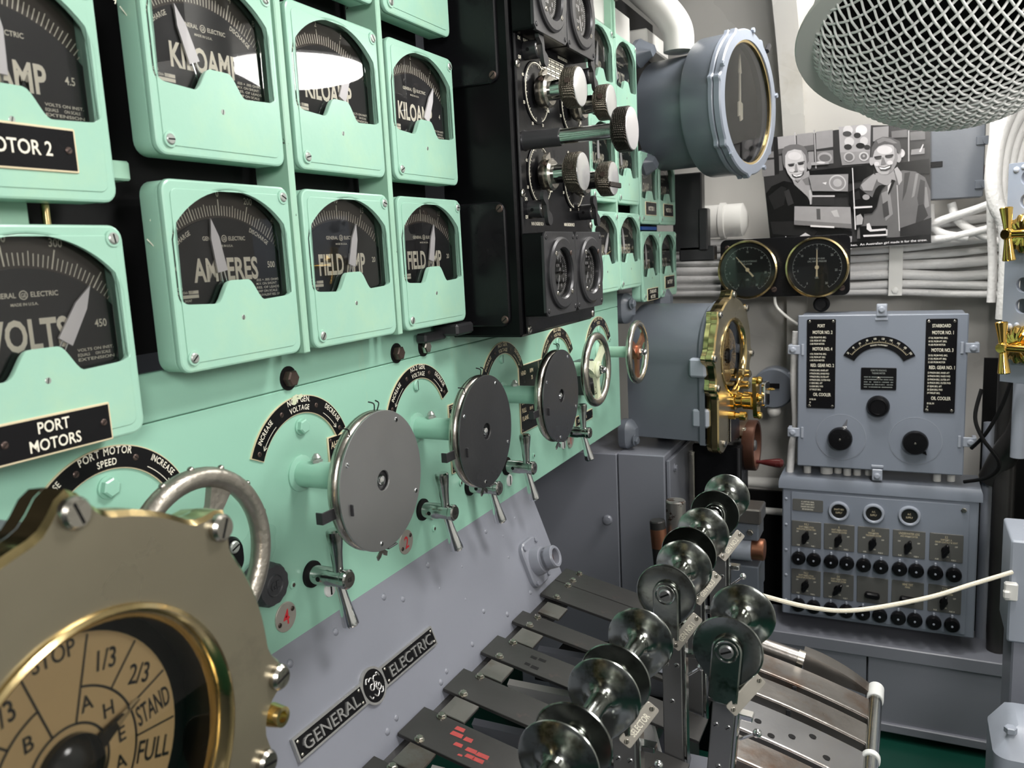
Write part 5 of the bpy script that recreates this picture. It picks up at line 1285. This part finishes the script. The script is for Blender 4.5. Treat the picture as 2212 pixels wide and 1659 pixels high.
# ------------------------------------------------------------------ cable runs
rnd = random.Random(11)
CB = 'white painted cables along the far wall'
def cable(pts, r, lab='white painted cable in the bundle along the far wall', group=CB):
    g = G('white_cable'); g.tube(crom(pts, 6), r, 12); return solo(g, 'cable', lab, 'cable', None, group)
zz = 1.372
for row in range(2):
    z = 1.372 + row * .012
    while z < 1.560:
        r = rnd.choice((.012, .014, .016, .0125)); y = 3.06 + row * .045 + rnd.uniform(-.008, .008)
        pts = []
        for k in range(9):
            x = -.30 + 1.30 * k / 8
            fan = 0 if x < .60 else (x - .60) * (z - 1.42) * .9
            pts.append((x, y + rnd.uniform(-.004, .004), z + rnd.uniform(-.006, .006) - .012 * k / 8 + fan))
        cable(pts, r); z += 2 * r - .001
cable([(.30, 3.00, 1.565), (.55, 2.99, 1.553), (.70, 2.985, 1.556), (.80, 2.975, 1.59), (.90, 2.96, 1.62), (1.0, 2.95, 1.66)], .013, 'white cable rising to the right over the bundle', None)
cable([(.45, 2.995, 1.535), (.62, 2.985, 1.528), (.78, 2.975, 1.53), (.88, 2.97, 1.545), (1.0, 2.95, 1.575)], .0125, 'white cable crossing the bundle beneath the poster corner', None)
cable([(.76, 2.99, 1.64), (.765, 2.985, 1.58), (.80, 2.98, 1.545), (.87, 2.975, 1.53)], .014, 'short white cable dropping from the grey plate box', None)
cable([(.82, 2.99, 1.64), (.84, 2.985, 1.585), (.90, 2.975, 1.54), (.98, 2.965, 1.50)], .013, 'white cable curving down behind the rising cables', None)
t = thing('cable_clamp', 'flat white strap holding the cable bundle', 'clamp', at_far(.665, 1.435, 3.03))
g = G('white'); g.box(0, 0, .0, .042, .170, .006, .001); g.build('strap', t); g = G('white'); g.M = T(.0, -.066, .003); hexbolt(g, 0, 0, 0, .011, .007); g.build('bolt', t)
RG = 'white cables coming down in the upper right'
for k, (dx, r) in enumerate(((0, .0215), (.034, .019), (.066, .018), (.10, .018))):
    g = G('white_cable'); y = 2.70 + .03 * k
    pts = [(1.06 + dx, y + .06, 2.16), (1.00 + dx, y + .03, 2.02), (.952 + dx * .9, y, 1.90), (.918 + dx * .7, y - .01, 1.80), (.908 + dx * .6, y - .02, 1.70), (.918 + dx * .45, y - .02, 1.62), (.945 + dx * .35, y - .02, 1.555), (.952 + dx * .3, y - .01, 1.44), (.95 + dx * .3, y, 1.30)]
    g.tube(crom(pts, 6), r, 14); solo(g, 'cable', 'white painted cable bending down beside the perforated grey strip', 'cable', None, RG)
cable([(.915, 2.78, 1.95), (.912, 2.78, 1.75), (.915, 2.79, 1.60), (.925, 2.80, 1.45), (.925, 2.80, 1.34)], .012, 'thin straight white cable left of the upright cables', None)
for x0, x1, lab in ((1.52, 1.52, None),): pass
for pts, lab in (([(.905, 2.74, 1.09), (.89, 2.72, 1.01), (.91, 2.70, .95), (.955, 2.70, .88), (.93, 2.72, .83), (.87, 2.76, .80)], 'thin black cord looping behind the selector box'), ([(.985, 2.66, 1.18), (.955, 2.68, 1.06), (.92, 2.70, .97), (.885, 2.74, .91)], 'thin black cord crossing the looped one')):
    g = G('black_matte'); g.tube(crom(pts, 6), .0055, 8); solo(g, 'cord', lab, 'cord')
g = G('white_cable'); g.tube(crom([(.372, 2.86, 1.25), (.365, 2.86, 1.10), (.372, 2.86, .93), (.36, 2.86, .86), (.352, 2.86, .74)], 6), .0125, 12); solo(g, 'cable', 'white cable running down the left side of the selector box', 'cable')
PG = 'short white pipes under the selector box'
for k, x in enumerate((.41, .47, .505, .535, .565, .60, .80, .84)):
    g = G('white'); g.lathe([(.012 if k != 1 else .02, .770), (.012 if k != 1 else .02, .80), (.008, .83)], 12); solo(g, 'pipe_union', 'short white pipe union between selector box and switch box', 'pipe', T(x, 2.86 + .01 * (k % 3), 0), PG)
for z in (.655, .545):
    g = G('white'); g.tube([(-.1, 3.10, z), (.5, 3.10, z)], .02 if z > .6 else .013, 14); solo(g, 'hull_pipe', 'white horizontal pipe on the far wall left of the switch box, ' + ('upper' if z > .6 else 'lower'), 'pipe')
t = thing('alarm_bell', 'dark grey round junction box on the far wall beside the telegraph crank', 'box', at_far(.285, 1.040, 2.98))
g = G('grey_dark'); g.lathe([(.072, -.04), (.072, .025), (.066, .032)], 40); g.build('body', t); g = G('black_plate'); g.slab(.035, .018, .002, [(.032, 0), (.035, 0)], 2, cx=.005, cy=.01); g.build('plate', t); g = G('grey_dark'); g.box(.06, .03, .0, .03, .05, .04, .004); g.build('ear', t)
g = G('white'); g.sphere((0, -.085, 0), .024, 16, 10); g.build('bulb', t, 'pale round bulb')
g = G('black_matte'); g.box(.24, 3.18, .35, .32, .02, .50); g.box(1.30, 3.02, .52, .74, .02, 1.25); solo(g, 'dark_void_boards', 'black boards standing in for the dark void behind the switch box', 'panel')  # flat black boards put in to read as unlit voids
t = thing('plate_box', 'dark grey plate box with two latches right of the poster', 'box', at_far(.82, 1.765, 2.985))
g = G('grey_dark'); g.slab(.17, .225, .006, [(-.05, 0), (.026, 0), (.030, .003)], 3); g.build('body', t)
for b in (.055, -.075): g = G('grey_dark'); g.box(.075, b, .030, .030, .026, .010, .002); g.M = T(.09, b, .03); g.lathe([(.013, -.01), (.013, .01)], 14); g.build('latch', t)
g = G('black_plate'); g.box(-.055, -.005, .031, .052, .018, .003, .001); g.build('label_strip', t)
g = G('copper'); g.M = T(.098, -.03, .01); g.sphere((0, 0, 0), .018, 14, 8); g.build('fitting', t, 'copper coloured fitting')

# ------------------------------------------------------------------ right side: perforated strip with brass handles, boxes
Mst = T(.9000, 2.20, 1.445) @ RZ(-36) @ P_FAR
t = thing('perforated_strip', 'perforated grey metal strip at the right edge', 'strip', Mst)
g = G('grey_box'); hs = [circ(.0165, 20, .045 + .045 * 0, z) for z in (.215, .165, -.02, -.068)]
g.plate([(0, -.245), (.30, -.245), (.30, .25), (0, .25)], hs, -.012, .0, .001); g.build('sheet', t)
g = G('grey_dark'); g.box(.15, 0, -.05, .28, .48, .004); g.build('backing', t)
for z in (.120, -.115, .235): g = G('grey_plain'); g.M = T(.018, z, 0); rivet(g, 0, 0, 0, .007); g.M = T(.034, z + .004, 0); rivet(g, 0, 0, 0, .006); g.build('rivet', t)
for z, lab in ((1.5395, 'brass cross-handled valve on the perforated strip, upper one'), (1.2915, 'brass cross-handled valve on the perforated strip, lower one')):
    q = thing('brass_valve', lab, 'valve', T(.9000, 2.20, z) @ RZ(-36) @ P_FAR @ T(.055, 0, 0))
    g = G('gold'); N = 48
    g.layers([[((r * (1 - .10 * (k % 4 < 2))) * math.cos(2 * pi * k / N), (r * (1 - .10 * (k % 4 < 2))) * math.sin(2 * pi * k / N), zz_) for k in range(N)] for r, zz_ in ((.042, 0), (.045, .01), (.043, .022), (.030, .032), (.012, .034))]); g.build('bonnet', q)
    g = G('gold'); g.lathe([(.0105, .03), (.009, .045), (.009, .072), (.0125, .078), (.0125, .092), (.010, .096)], 20); g.build('spindle', q)
    g = G('gold'); 
    for s_ in (-1, 1):
        g.M = T(0, 0, .085) @ aim((-.25 * s_ * .4, s_ * 1.0, 0)); g.lathe([(.0075, .006), (.0085, .02), (.0125, .050), (.0135, .056), (.011, .058)], 18)
    g.M = T(0, 0, .085) @ aim((1, 0, 0)); g.lathe([(.008, 0), (.008, .10), (.0105, .13)], 16); g.build('cross_handle', q)
t = thing('right_box', 'light grey box with white clasp at the right edge', 'box', at_far(1.02, .765, 2.0))
g = G('grey_plain'); g.slab(.205, .235, .006, [(-.16, 0), (-.004, 0), (0, .004)], 3); g.box(.02, .06, .001, .13, .10, .003, .001); g.build('body', t)
g = G('white'); g.box(-.100, .005, .010, .026, .040, .016, .003); g.box(-.108, .0, .016, .014, .018, .016, .003); g.build('clasp', t, 'white clasp')
g = G('grey'); g.box(1.03, 2.1, .27, .20, .16, .75, .004); solo(g, 'pedestal', 'grey pedestal carrying the light grey box at the right edge', 'pedestal')
t = thing('corner_casting', 'grey cast box corner at the lower right edge', 'casting', T(1.01, 1.86, 0))
g = G('grey_plain'); g.slab(.26, .18, .03, [(-.1, 0), (.50, 0), (.545, .03), (.555, .045)], 5); g.build('body', t)
g = G('grey_plain'); 
for x in (-.10, -.04): g = G('grey_plain'); g.M = T(x, -.06, .545); hexbolt(g, 0, 0, 0, .012, .012); g.build('bolt', t)
g = G('rope'); pts = [(.4455, 1.62, .8471), (.5368, 1.68, .8083), (.6213, 1.74, .7891), (.7514, 1.85, .7882), (.8416, 1.93, .7995), (.921, 1.995, .812)]
g.tube(crom(pts, 8), .0048, 8); solo(g, 'barrier_rope', 'cream barrier rope sagging across the switch box', 'rope')
for k, (x, y, r, z0, z1, m) in enumerate(((.985, 2.86, .030, .0, 1.25, 'steel_dark'), (1.06, 2.80, .022, .0, 1.3, 'grey_dark'), (.945, 2.94, .016, .2, .95, 'grey_plain'), (1.00, 2.70, .02, .9, 1.24, 'grey_plain'))):
    g = G(m); g.tube([(x, y, z0), (x, y, z1)], r, 14); solo(g, 'wall_pipe', ('thick dark upright pipe right of the switch box', 'dark grey upright pipe at the right edge of the far wall', 'thin grey upright pipe close to the switch box', 'short grey pipe behind the lower brass valve')[k], 'pipe')
g = G('steel_dark'); g.tube(crom([(.955, 2.90, .78), (.985, 2.84, .88), (1.02, 2.80, .97), (1.03, 2.80, 1.10)], 6), .038, 16); solo(g, 'bent_pipe', 'thick dark bent pipe behind the selector box', 'pipe')
# ------------------------------------------------------------------ mesh basket on the ceiling
rt, dn, fw = _r, _d, _f
def at_px(px, py, Z):
    return Vector((.70, 0, 1.55)) + (rt * ((px - 1106) / 1776.9) + dn * ((py - 829.5) / 1776.9) + fw) * Z
BC = Vector((0.7597, 1.4862, 1.8420))
BN = Vector((0.0128, -0.3893, -0.9210)).normalized()
BX = Vector((1, 0, 0)); BX = (BX - BN * BX.dot(BN)).normalized(); BY = BN.cross(BX)
MB_ = Matrix((BX, BY, BN)).transposed().to_4x4(); MB_.translation = BC
t = thing('mesh_basket', 'large white woven wire basket hanging from the ceiling', 'basket', MB_ @ RZ(38))
RB = .205; sl = math.radians(60); RS = RB / math.sin(sl); zc = -RS * math.cos(sl)
g = G('white'); g.ringlathe([(.203, .002), (.203, -.004), (.232, -.006), (.2335, -.002), (.232, .001)], 96); g.build('flange', t)
g = G('white_wire'); stp = .0122; N = int(RB / stp)
for fam in (0, 1):
    for i in range(-N, N + 1):
        c = i * stp; L_ = RB * RB - c * c
        if L_ < .0006: continue
        L_ = math.sqrt(L_); m = max(6, int(2 * L_ / (stp / 3))); pts = []
        for k in range(m + 1):
            s_ = -L_ + 2 * L_ * k / m
            zz_ = math.sqrt(max(0, RS * RS - c * c - s_ * s_)) + zc
            nx, ny, nz = (c, s_, zz_ - zc) if fam == 0 else (s_, c, zz_ - zc)
            am = .0019 * math.cos(pi * (s_ / stp) + pi * i + (0 if fam == 0 else pi))
            q = 1 + am / RS
            pts.append((nx * q, ny * q, zc + nz * q))
        g.tube(pts, .0020, 6)
g.build('wire_mesh', t, ang=80)
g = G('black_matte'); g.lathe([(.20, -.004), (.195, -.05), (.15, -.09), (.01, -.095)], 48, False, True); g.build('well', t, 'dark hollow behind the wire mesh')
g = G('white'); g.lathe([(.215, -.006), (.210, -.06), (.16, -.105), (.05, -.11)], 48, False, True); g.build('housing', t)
g = G('black_matte'); g.box(-.213, .0, .0015, .010, .004, .001); g.build('slot', t)
tip = BC - BN * .10
g = G('white'); g.tube([tuple(tip), (tip.x, tip.y + .02, 2.84)], .05, 20); solo(g, 'vent_duct', 'white duct carrying the wire basket', 'duct')

# ------------------------------------------------------------------ ceiling and hull bits above the meters
for i, x in enumerate((-.42, .345, 1.02)):
    g = G('white_hull'); V = []; F = []
    sel = pp[6:34]
    for j, p in enumerate(sel):
        a = sel[min(j + 1, len(sel) - 1)] - sel[max(j - 1, 0)]; nrm = Vector((0, -a.z, a.y)).normalized()
        if nrm.y > 0 and nrm.z > 0: nrm = -nrm
        if nrm.z > .2 or nrm.y > .2: nrm = -nrm
        q = p + nrm * .085
        V += [(x - .006, p.y, p.z), (x + .006, p.y, p.z), (x + .006, q.y, q.z), (x + .035, q.y, q.z), (x + .035, (q + nrm * .008).y, (q + nrm * .008).z), (x - .035, (q + nrm * .008).y, (q + nrm * .008).z), (x - .035, q.y, q.z), (x - .006, q.y, q.z)]
    for j in range(len(sel) - 1):
        for k in range(8): F.append((8 * j + k, 8 * j + (k + 1) % 8, 8 * j + 8 + (k + 1) % 8, 8 * j + 8 + k))
    g.add(V, F); o = struct(g, 'trim_%d' % (i + 1))
for (cx, cy, cz, sx, sy, sz, lab) in ((-.09, 2.13, 2.22, .14, .15, .20, 'white cover box above the upper right meters, nearest the console'), (-.11, 2.36, 2.17, .12, .20, .09, 'low white box above the voltmeter beside the round indicator'), (-.09, 2.62, 2.165, .16, .24, .05, 'flat white bracket behind the round indicator')):
    g = G('white'); g.box(cx, cy, cz, sx, sy, sz, .004); solo(g, 'cover_box', lab, 'box')
g = G('green_worn'); g.box(-.02, 2.150, 2.15, .05, .010, .12, .001); g.M = T(.006, 2.150, 2.185) @ P_WALL; g.use('screw_brown'); hexbolt(g, 0, 0, 0, .008, .008); solo(g, 'strip_bracket', 'green bracket end with dark bolt above the upper right meters', 'bracket')
g = G('white'); g.box(.115, 2.30, 2.300, .16, .22, .03, .006); g.M = T(.10, 2.22, 2.285) @ RX(180); hexbolt(g, 0, 0, 0, .012, .01); solo(g, 'ceiling_box', 'white ceiling box just showing above the grey round indicator', 'box')
g = G('black_metal'); g.box(.02, 2.86, 1.66, .10, .05, .26, .004); g.box(.075, 2.85, 1.60, .03, .05, .14, .004); g.box(.05, 2.86, 1.52, .12, .05, .05, .004); solo(g, 'black_housing', 'black switch housing hanging under the grey round indicator', 'box')
g = G('white'); g.M = RY(90); g.lathe([(.030, -.01), (.055, 0), (.058, .02), (.058, .12), (.064, .122), (.064, .14), (.058, .142), (.058, .20), (.03, .215)], 28); solo(g, 'white_canister', 'white banded canister lying above the cables left of the poster', 'canister', T(-.03, 3.04, 1.63))
g = G('blue'); g.box(-.02, 2.46, 1.606, .03, .16, .010); solo(g, 'blue_strip', 'blue strip in the gap between the far end meters', 'strip')

# ------------------------------------------------------------------ poster: black and white print of two men
PY = 2.945
def PQ(u, v):
    px, py = 1640 + u * .18987, 260 + v * .18987
    return (.2476 + .00139 * (px - 1645) + 1.36e-5 * (py - 295), 1.8979 - .0001555 * (px - 1645) - .0015268 * (py - 295))
POS = thing('poster', 'black and white poster of two smiling crewmen with caption strip', 'poster', T(0, PY, 0) @ P_FAR)
_pz = [0.0]
def shape(parts, name, label=None):
    g = G('print_00')
    for tone, pts in parts:
        _pz[0] += .00012
        g.use('print_%02d' % tone); g.flat([PQ(u, v) for u, v in pts], _pz[0])
    return g.build(name, POS, label, smooth=False)
def ell(cx, cy, rx, ry, n=24, a0=0, a1=360, rot=0):
    out = []; c, s_ = math.cos(math.radians(rot)), math.sin(math.radians(rot))
    for k in range(n if a1 - a0 >= 360 else n + 1):
        a = math.radians(a0 + (a1 - a0) * k / n); x, y = rx * math.cos(a), ry * math.sin(a)
        out.append((cx + x * c - y * s_, cy + x * s_ + y * c))
    return out
g = G('print_03'); q = [PQ(5, 230), PQ(1300, 55), PQ(1945, 55), PQ(1978, 1290), PQ(140, 1512)]; g.prism(list(reversed(q)), -.0012, 0.0); g.build('sheet', POS)
_pz[0] = .0002
bgp = [(9, [(225, 190), (425, 165), (430, 290), (232, 325)]), (8, [(455, 160), (650, 135), (655, 270), (460, 300)]), (8, [(680, 130), (875, 105), (880, 290), (685, 320)]), (5, [(232, 325), (430, 290), (432, 350), (236, 380)]), (5, [(460, 300), (655, 270), (657, 330), (462, 350)]),
       (2, [(175, 190), (222, 185), (240, 600), (190, 610)]), (7, [(10, 370), (175, 350), (178, 420), (14, 430)]), (7, [(20, 460), (180, 440), (185, 620), (40, 640)]), (7, [(690, 345), (880, 325), (885, 470), (695, 490)]), (9, ell(785, 410, 85, 60)), (6, ell(785, 415, 65, 40)), (6, [(240, 400), (285, 395), (290, 560), (245, 570)]), (8, [(590, 350), (655, 345), (660, 480), (600, 490)]),
       (9, [(655, 110), (668, 108), (690, 530), (675, 532)]), (10, [(425, 140), (442, 138), (448, 290), (432, 292)]),
       (9, [(945, 75), (1305, 40), (1300, 330), (960, 350)]), (8, [(960, 350), (1300, 330), (1295, 460), (985, 490)]), (11, ell(1050, 110, 55, 50)), (4, ell(1040, 150, 50, 30)), (12, ell(1200, 110, 65, 55)), (3, ell(1155, 165, 40, 30)), (11, ell(1065, 235, 55, 50)), (3, ell(1050, 290, 45, 30)), (11, ell(1230, 225, 45, 45)), (2, ell(1190, 275, 50, 30)), (3, ell(1265, 290, 35, 25)), (10, ell(1065, 400, 62, 55)), (6, ell(1065, 400, 45, 40)), (11, ell(1230, 390, 55, 50)), (6, ell(1230, 390, 38, 34)), (9, ell(1230, 385, 14, 14)),
       (8, [(1330, 80), (1500, 65), (1500, 190), (1330, 230)]), (6, [(1530, 120), (1700, 100), (1705, 180), (1535, 190)]), (6, [(1730, 130), (1890, 110), (1895, 200), (1735, 215)]), (8, [(1750, 310), (1890, 290), (1890, 350), (1745, 365)]), (12, ell(1640, 350, 40, 45)), (10, [(1710, 110), (1724, 108), (1730, 440), (1716, 441)]), (12, [(1830, 330), (1870, 250), (1880, 255), (1850, 335)]),
       (1, [(600, 560), (1330, 470), (1340, 620), (600, 760)]), (0, [(1550, 460), (1940, 400), (1950, 560), (1560, 560)]), (9, [(600, 470), (830, 450), (835, 480), (610, 500)]), (12, ell(740, 465, 50, 12))]
shape(bgp, 'print_background')
man1 = [(1, [(80, 830), (150, 745), (300, 680), (420, 700), (620, 930), (640, 1000), (1000, 1190), (1100, 1215), (1100, 1395), (150, 1455), (100, 1050)]), (2, [(110, 860), (270, 740), (330, 760), (300, 950), (180, 1010)]), (3, [(300, 800), (360, 770), (420, 930), (350, 960)]), (2, [(130, 1150), (420, 1130), (700, 1230), (640, 1300), (160, 1290)]),
        (9, [(390, 640), (600, 560), (630, 720), (630, 940), (585, 850), (430, 720)]), (7, [(520, 660), (610, 620), (625, 720), (560, 720)]), (11, [(600, 780), (640, 760), (635, 930), (612, 935)]),
        (6, [(285, 420), (280, 350), (310, 300), (380, 275), (470, 268), (540, 290), (580, 340), (600, 430), (600, 520), (560, 420), (340, 430), (310, 540), (290, 480)]),
        (11, [(318, 400), (350, 350), (430, 325), (510, 335), (560, 390), (578, 480), (575, 560), (540, 630), (490, 668), (440, 680), (390, 650), (345, 590), (318, 520)]), (9, [(505, 335), (560, 390), (578, 480), (575, 560), (540, 630), (490, 668), (520, 600), (545, 500), (535, 400)]), (8, ell(605, 500, 26, 45)), (12, ell(430, 400, 80, 45)),
        (5, [(350, 490), (430, 478), (432, 492), (352, 506)]), (5, [(465, 470), (550, 452), (553, 466), (467, 485)]), (3, ell(393, 505, 34, 12, rot=-8)), (3, ell(508, 484, 36, 12, rot=-10)), (8, [(440, 490), (455, 488), (470, 560), (425, 568), (432, 550)]), (12, ell(400, 560, 34, 22)), (12, ell(515, 545, 32, 22)), (6, [(420, 570), (475, 562), (470, 574), (425, 580)]),
        (4, [(395, 600), (450, 612), (520, 590), (545, 560), (540, 600), (500, 634), (440, 644), (405, 626)]), (14, [(410, 606), (455, 617), (515, 597), (528, 588), (505, 618), (450, 630), (420, 620)]),
        (8, [(430, 660), (500, 655), (470, 690)])]
shape(man1, 'print_left_man')
man2 = [(6, [(1190, 720), (1230, 640), (1340, 575), (1480, 610), (1560, 560), (1660, 530), (1800, 540), (1900, 600), (1960, 740), (1976, 1200), (1600, 1250), (1160, 1290), (1180, 900)]), (4, [(1680, 560), (1740, 545), (1700, 760), (1660, 860)]), (8, [(1800, 560), (1830, 560), (1790, 800), (1760, 820)]), (4, [(1850, 620), (1900, 640), (1890, 900), (1850, 980), (1820, 820)]), (8, [(1900, 700), (1920, 700), (1950, 900), (1900, 930)]), (3, [(1830, 900), (1890, 880), (1940, 1000), (1800, 1150)]), (2, [(1640, 1150), (1975, 1020), (1976, 1200), (1640, 1240)]), (8, [(1430, 780), (1520, 740), (1560, 1000), (1480, 1080)]), (4, [(1440, 900), (1500, 860), (1520, 1010), (1460, 1050)]),
        (9, [(1360, 570), (1560, 520), (1590, 640), (1480, 700), (1390, 660)]), (10, [(1565, 520), (1600, 495), (1650, 560), (1655, 640), (1620, 690), (1600, 620)]), (9, [(1200, 700), (1340, 575), (1390, 600), (1330, 760), (1230, 760)]), (1, [(1540, 630), (1580, 640), (1510, 800), (1500, 770)]), (12, [(1500, 700), (1540, 660), (1500, 780)]), (11, [(1596, 690), (1606, 690), (1640, 1180), (1628, 1180)]),
        (10, ell(1318, 440, 26, 46)), (10, ell(1615, 400, 28, 50)),
        (10, [(1330, 350), (1370, 290), (1450, 260), (1540, 260), (1590, 310), (1605, 400), (1590, 470), (1550, 540), (1490, 578), (1430, 582), (1380, 550), (1345, 480), (1325, 410)]), (12, ell(1460, 320, 85, 45)), (8, [(1560, 280), (1590, 310), (1605, 400), (1590, 470), (1550, 540), (1500, 575), (1540, 480), (1570, 400)]),
        (5, [(1310, 400), (1315, 300), (1360, 215), (1440, 180), (1530, 185), (1620, 225), (1640, 290), (1615, 370), (1595, 320), (1560, 270), (1480, 255), (1400, 275), (1350, 330), (1330, 400)]), (7, [(1370, 220), (1440, 185), (1520, 200), (1600, 245), (1560, 250), (1460, 225), (1390, 255)]),
        (3, [(1345, 392), (1425, 378), (1430, 396), (1350, 412)]), (3, [(1465, 376), (1555, 362), (1558, 380), (1468, 398)]), (4, ell(1392, 410, 36, 12, rot=-8)), (4, ell(1512, 392, 38, 12, rot=-8)), (7, [(1432, 400), (1450, 398), (1480, 470), (1420, 482)]), (12, ell(1375, 470, 28, 24)), (12, ell(1520, 455, 32, 24)),
        (4, [(1390, 495), (1460, 502), (1540, 470), (1530, 515), (1480, 540), (1420, 540)]), (14, [(1402, 505), (1460, 511), (1525, 486), (1515, 505), (1470, 524), (1420, 524)])]
shape(man2, 'print_right_man')
bird = [(0, [(1060, 780), (1180, 730), (1260, 790), (1330, 830), (1365, 740), (1400, 700), (1440, 690), (1490, 695), (1440, 730), (1410, 800), (1380, 930), (1330, 1000), (1240, 1010), (1230, 1120), (1140, 1200), (1120, 1000), (1070, 900)]), (2, [(1100, 800), (1180, 760), (1200, 850), (1120, 870)]), (9, ell(1260, 830, 40, 30)), (13, [(1120, 940), (1330, 922), (1330, 940), (1120, 962)]), (13, [(1100, 520), (1110, 520), (1150, 1190), (1136, 1190)]),
        (0, [(1190, 1150), (1500, 1130), (1490, 1260), (1200, 1290)]), (10, [(1150, 1040), (1200, 1015), (1230, 1060), (1220, 1130), (1150, 1140)]), (13, [(1270, 1120), (1300, 1110), (1330, 1180), (1480, 1160), (1495, 1180), (1310, 1205), (1270, 1180)]), (13, [(1230, 1245), (1500, 1220), (1500, 1238), (1235, 1266)]), (12, [(1485, 1170), (1503, 1172), (1503, 1235), (1488, 1236)])]
shape(bird, 'print_figurine')
tape_ = [(8, [(600, 610), (1058, 585), (1055, 775), (640, 785)]), (11, ell(935, 685, 98, 88)), (8, ell(935, 685, 84, 74)), (10, ell(935, 685, 50, 44)), (13, [(760, 690), (810, 680), (800, 710)]), (3, [(640, 850), (900, 830), (900, 940), (640, 945)]), (11, [(640, 832), (905, 822), (905, 840), (640, 850)]),
         (9, [(430, 962), (1085, 945), (1100, 1180), (425, 1172)]), (7, [(430, 1120), (1095, 1130), (1098, 1180), (425, 1172)]), (5, [(690, 980), (735, 978), (740, 1100), (695, 1100)]), (11, [(860, 1000), (930, 980), (960, 1060), (900, 1060)]), (13, [(620, 1165), (900, 1165), (900, 1185), (620, 1185)]),
         (10, [(240, 1330), (700, 1300), (1105, 1265), (1095, 1410), (820, 1430), (560, 1400), (240, 1390)]), (12, [(480, 1340), (490, 1300), (560, 1255), (620, 1285), (700, 1365), (580, 1390), (475, 1390)]), (14, [(318, 1310), (330, 1310), (335, 1375), (420, 1370), (420, 1385), (322, 1390)])]
shape(tape_, 'tape_strips', 'glossy strips of clear tape')
g = G('print_00'); _pz[0] += .0002
g.flat([PQ(130, 1425), PQ(560, 1400), PQ(1105, 1330), PQ(1974, 1200), PQ(1978, 1290), PQ(140, 1512)], _pz[0])
g.use('print_14'); a = PQ(190, 1482); b = PQ(1935, 1262); ang = math.degrees(math.atan2(b[1] - a[1], b[0] - a[0]))
c1 = PQ(1062, 1372); g.text("Olsen EM2 and Johnson EM3 with Hunter's chicken.  An Australian girl made it for the crew.", c1[0], c1[1] - .0025, .0068, _pz[0] + .0002, wd=math.hypot(b[0] - a[0], b[1] - a[1]), ang=ang)
g.build('caption_strip', POS, 'black caption strip with white lettering')
